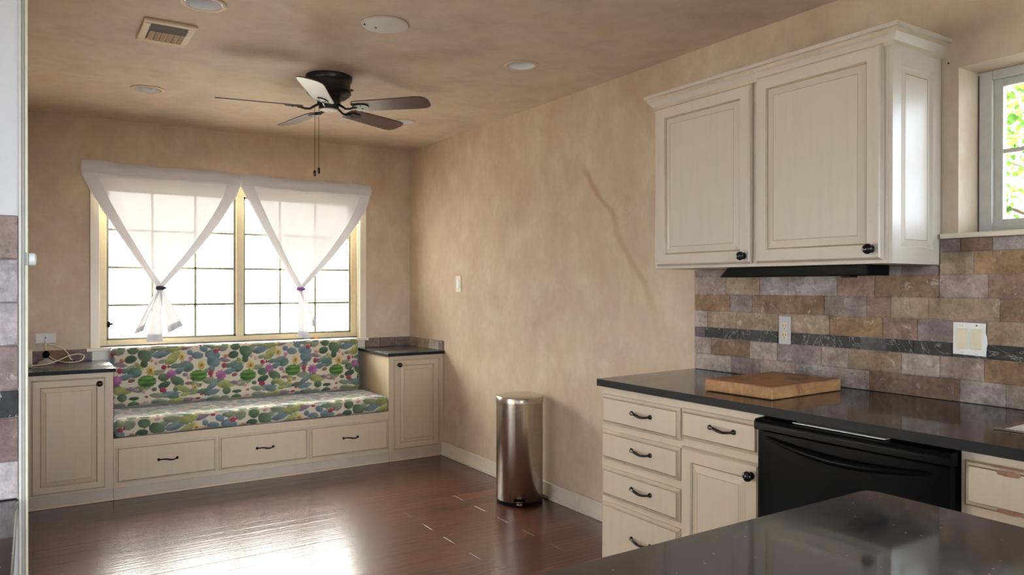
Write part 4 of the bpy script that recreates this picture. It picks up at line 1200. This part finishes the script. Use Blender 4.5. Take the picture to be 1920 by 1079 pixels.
# first lobe is haze beyond the far window; the rest are added fill light
total = None
for vec, amount, sharp in LOBES:
    dp = nt.nodes.new('ShaderNodeVectorMath'); dp.operation = 'DOT_PRODUCT'; dp.inputs[1].default_value = Vector(vec).normalized()
    nt.links.new(tc.outputs['Generated'], dp.inputs[0])
    mx = nt.nodes.new('ShaderNodeMath'); mx.operation = 'MAXIMUM'; mx.inputs[1].default_value = 0.0; nt.links.new(dp.outputs['Value'], mx.inputs[0])
    pw = nt.nodes.new('ShaderNodeMath'); pw.operation = 'POWER'; pw.inputs[1].default_value = sharp; nt.links.new(mx.outputs[0], pw.inputs[0])
    ma = nt.nodes.new('ShaderNodeMath'); ma.operation = 'MULTIPLY_ADD'; ma.inputs[1].default_value = amount; nt.links.new(pw.outputs[0], ma.inputs[0])
    if total is None: ma.inputs[2].default_value = SKY
    else: nt.links.new(total, ma.inputs[2])
    total = ma.outputs[0]
nt.links.new(rp.outputs[0], bg.inputs[0]); nt.links.new(ma.outputs[0], bg.inputs[1])
nt.links.new(bg.outputs[0], out.inputs[0])

def portal(name, c, rx, rz, w_, h_):
    l = bpy.data.lights.new(name, 'AREA'); l.shape = 'RECTANGLE'; l.size = w_; l.size_y = h_; l.cycles.is_portal = True
    o = bpy.data.objects.new(name, l); o.location = c; o.rotation_euler = (rx, 0, rz); COL.objects.link(o)
PI2 = math.pi / 2
sl = bpy.data.lights.new('sun', 'SUN'); sl.energy = SUN; sl.angle = math.radians(2); sl.color = (1.0, .98, .95)
so = bpy.data.objects.new('sun', sl); COL.objects.link(so); so.location = (0, 12, 14)
so.rotation_euler = (-Vector((.03, .42, 1.0)).normalized()).to_track_quat('-Z', 'Y').to_euler()
portal('window_daylight', ((W0 + W1) / 2, YF + .12, (WZ0 + WZ1) / 2), -PI2, 0, W1 - W0, WZ1 - WZ0)
portal('window_daylight', (XR + .19, (S0 + S1) / 2, (SZ0 + SZ1) / 2), PI2, PI2, S1 - S0, SZ1 - SZ0)
portal('window_daylight', (.5, BY0 - .12, 1.05), PI2, 0, 4.2, 2.1)
portal('window_daylight', (BX0 - .12, -.45, 1.45), PI2, -PI2, 2.7, 1.3)
portal('window_daylight', (-.19, 2.85, 1.04), PI2, -PI2, 1.7, 2.08)

# ------------------------------------------------------------------ camera
F_PX, YAW, PITCH, ROLL = 1388.126, .5746, -.0031, -.0011
f = Vector((math.sin(YAW) * math.cos(PITCH), math.cos(YAW) * math.cos(PITCH), math.sin(PITCH)))
rt = Vector((math.cos(YAW), -math.sin(YAW), 0)); dn = f.cross(rt)
r2 = rt * math.cos(ROLL) + dn * math.sin(ROLL); d2 = -rt * math.sin(ROLL) + dn * math.cos(ROLL)
cam = bpy.data.cameras.new('camera'); cam.sensor_fit = 'HORIZONTAL'; cam.sensor_width = 36; cam.lens = F_PX / 1920 * 36; cam.clip_start = .02
co = bpy.data.objects.new('camera', cam); COL.objects.link(co)
mw = Matrix.Identity(4)
for i in range(3):
    mw[i][0] = r2[i]; mw[i][1] = -d2[i]; mw[i][2] = -f[i]
mw.translation = Vector((0, 0, CAM_H)); co.matrix_world = mw
SC.camera = co

SC.view_settings.view_transform = 'Standard'; SC.view_settings.look = 'None'; SC.view_settings.gamma = 1.0; SC.view_settings.use_curve_mapping = False
SC.view_settings.exposure = -.58
cy = SC.cycles
cy.max_bounces = 10; cy.diffuse_bounces = 6; cy.glossy_bounces = 4; cy.transmission_bounces = 6; cy.transparent_max_bounces = 12
cy.sample_clamp_indirect = 8.0; cy.caustics_reflective = True; cy.caustics_refractive = False
cy.use_denoising = True
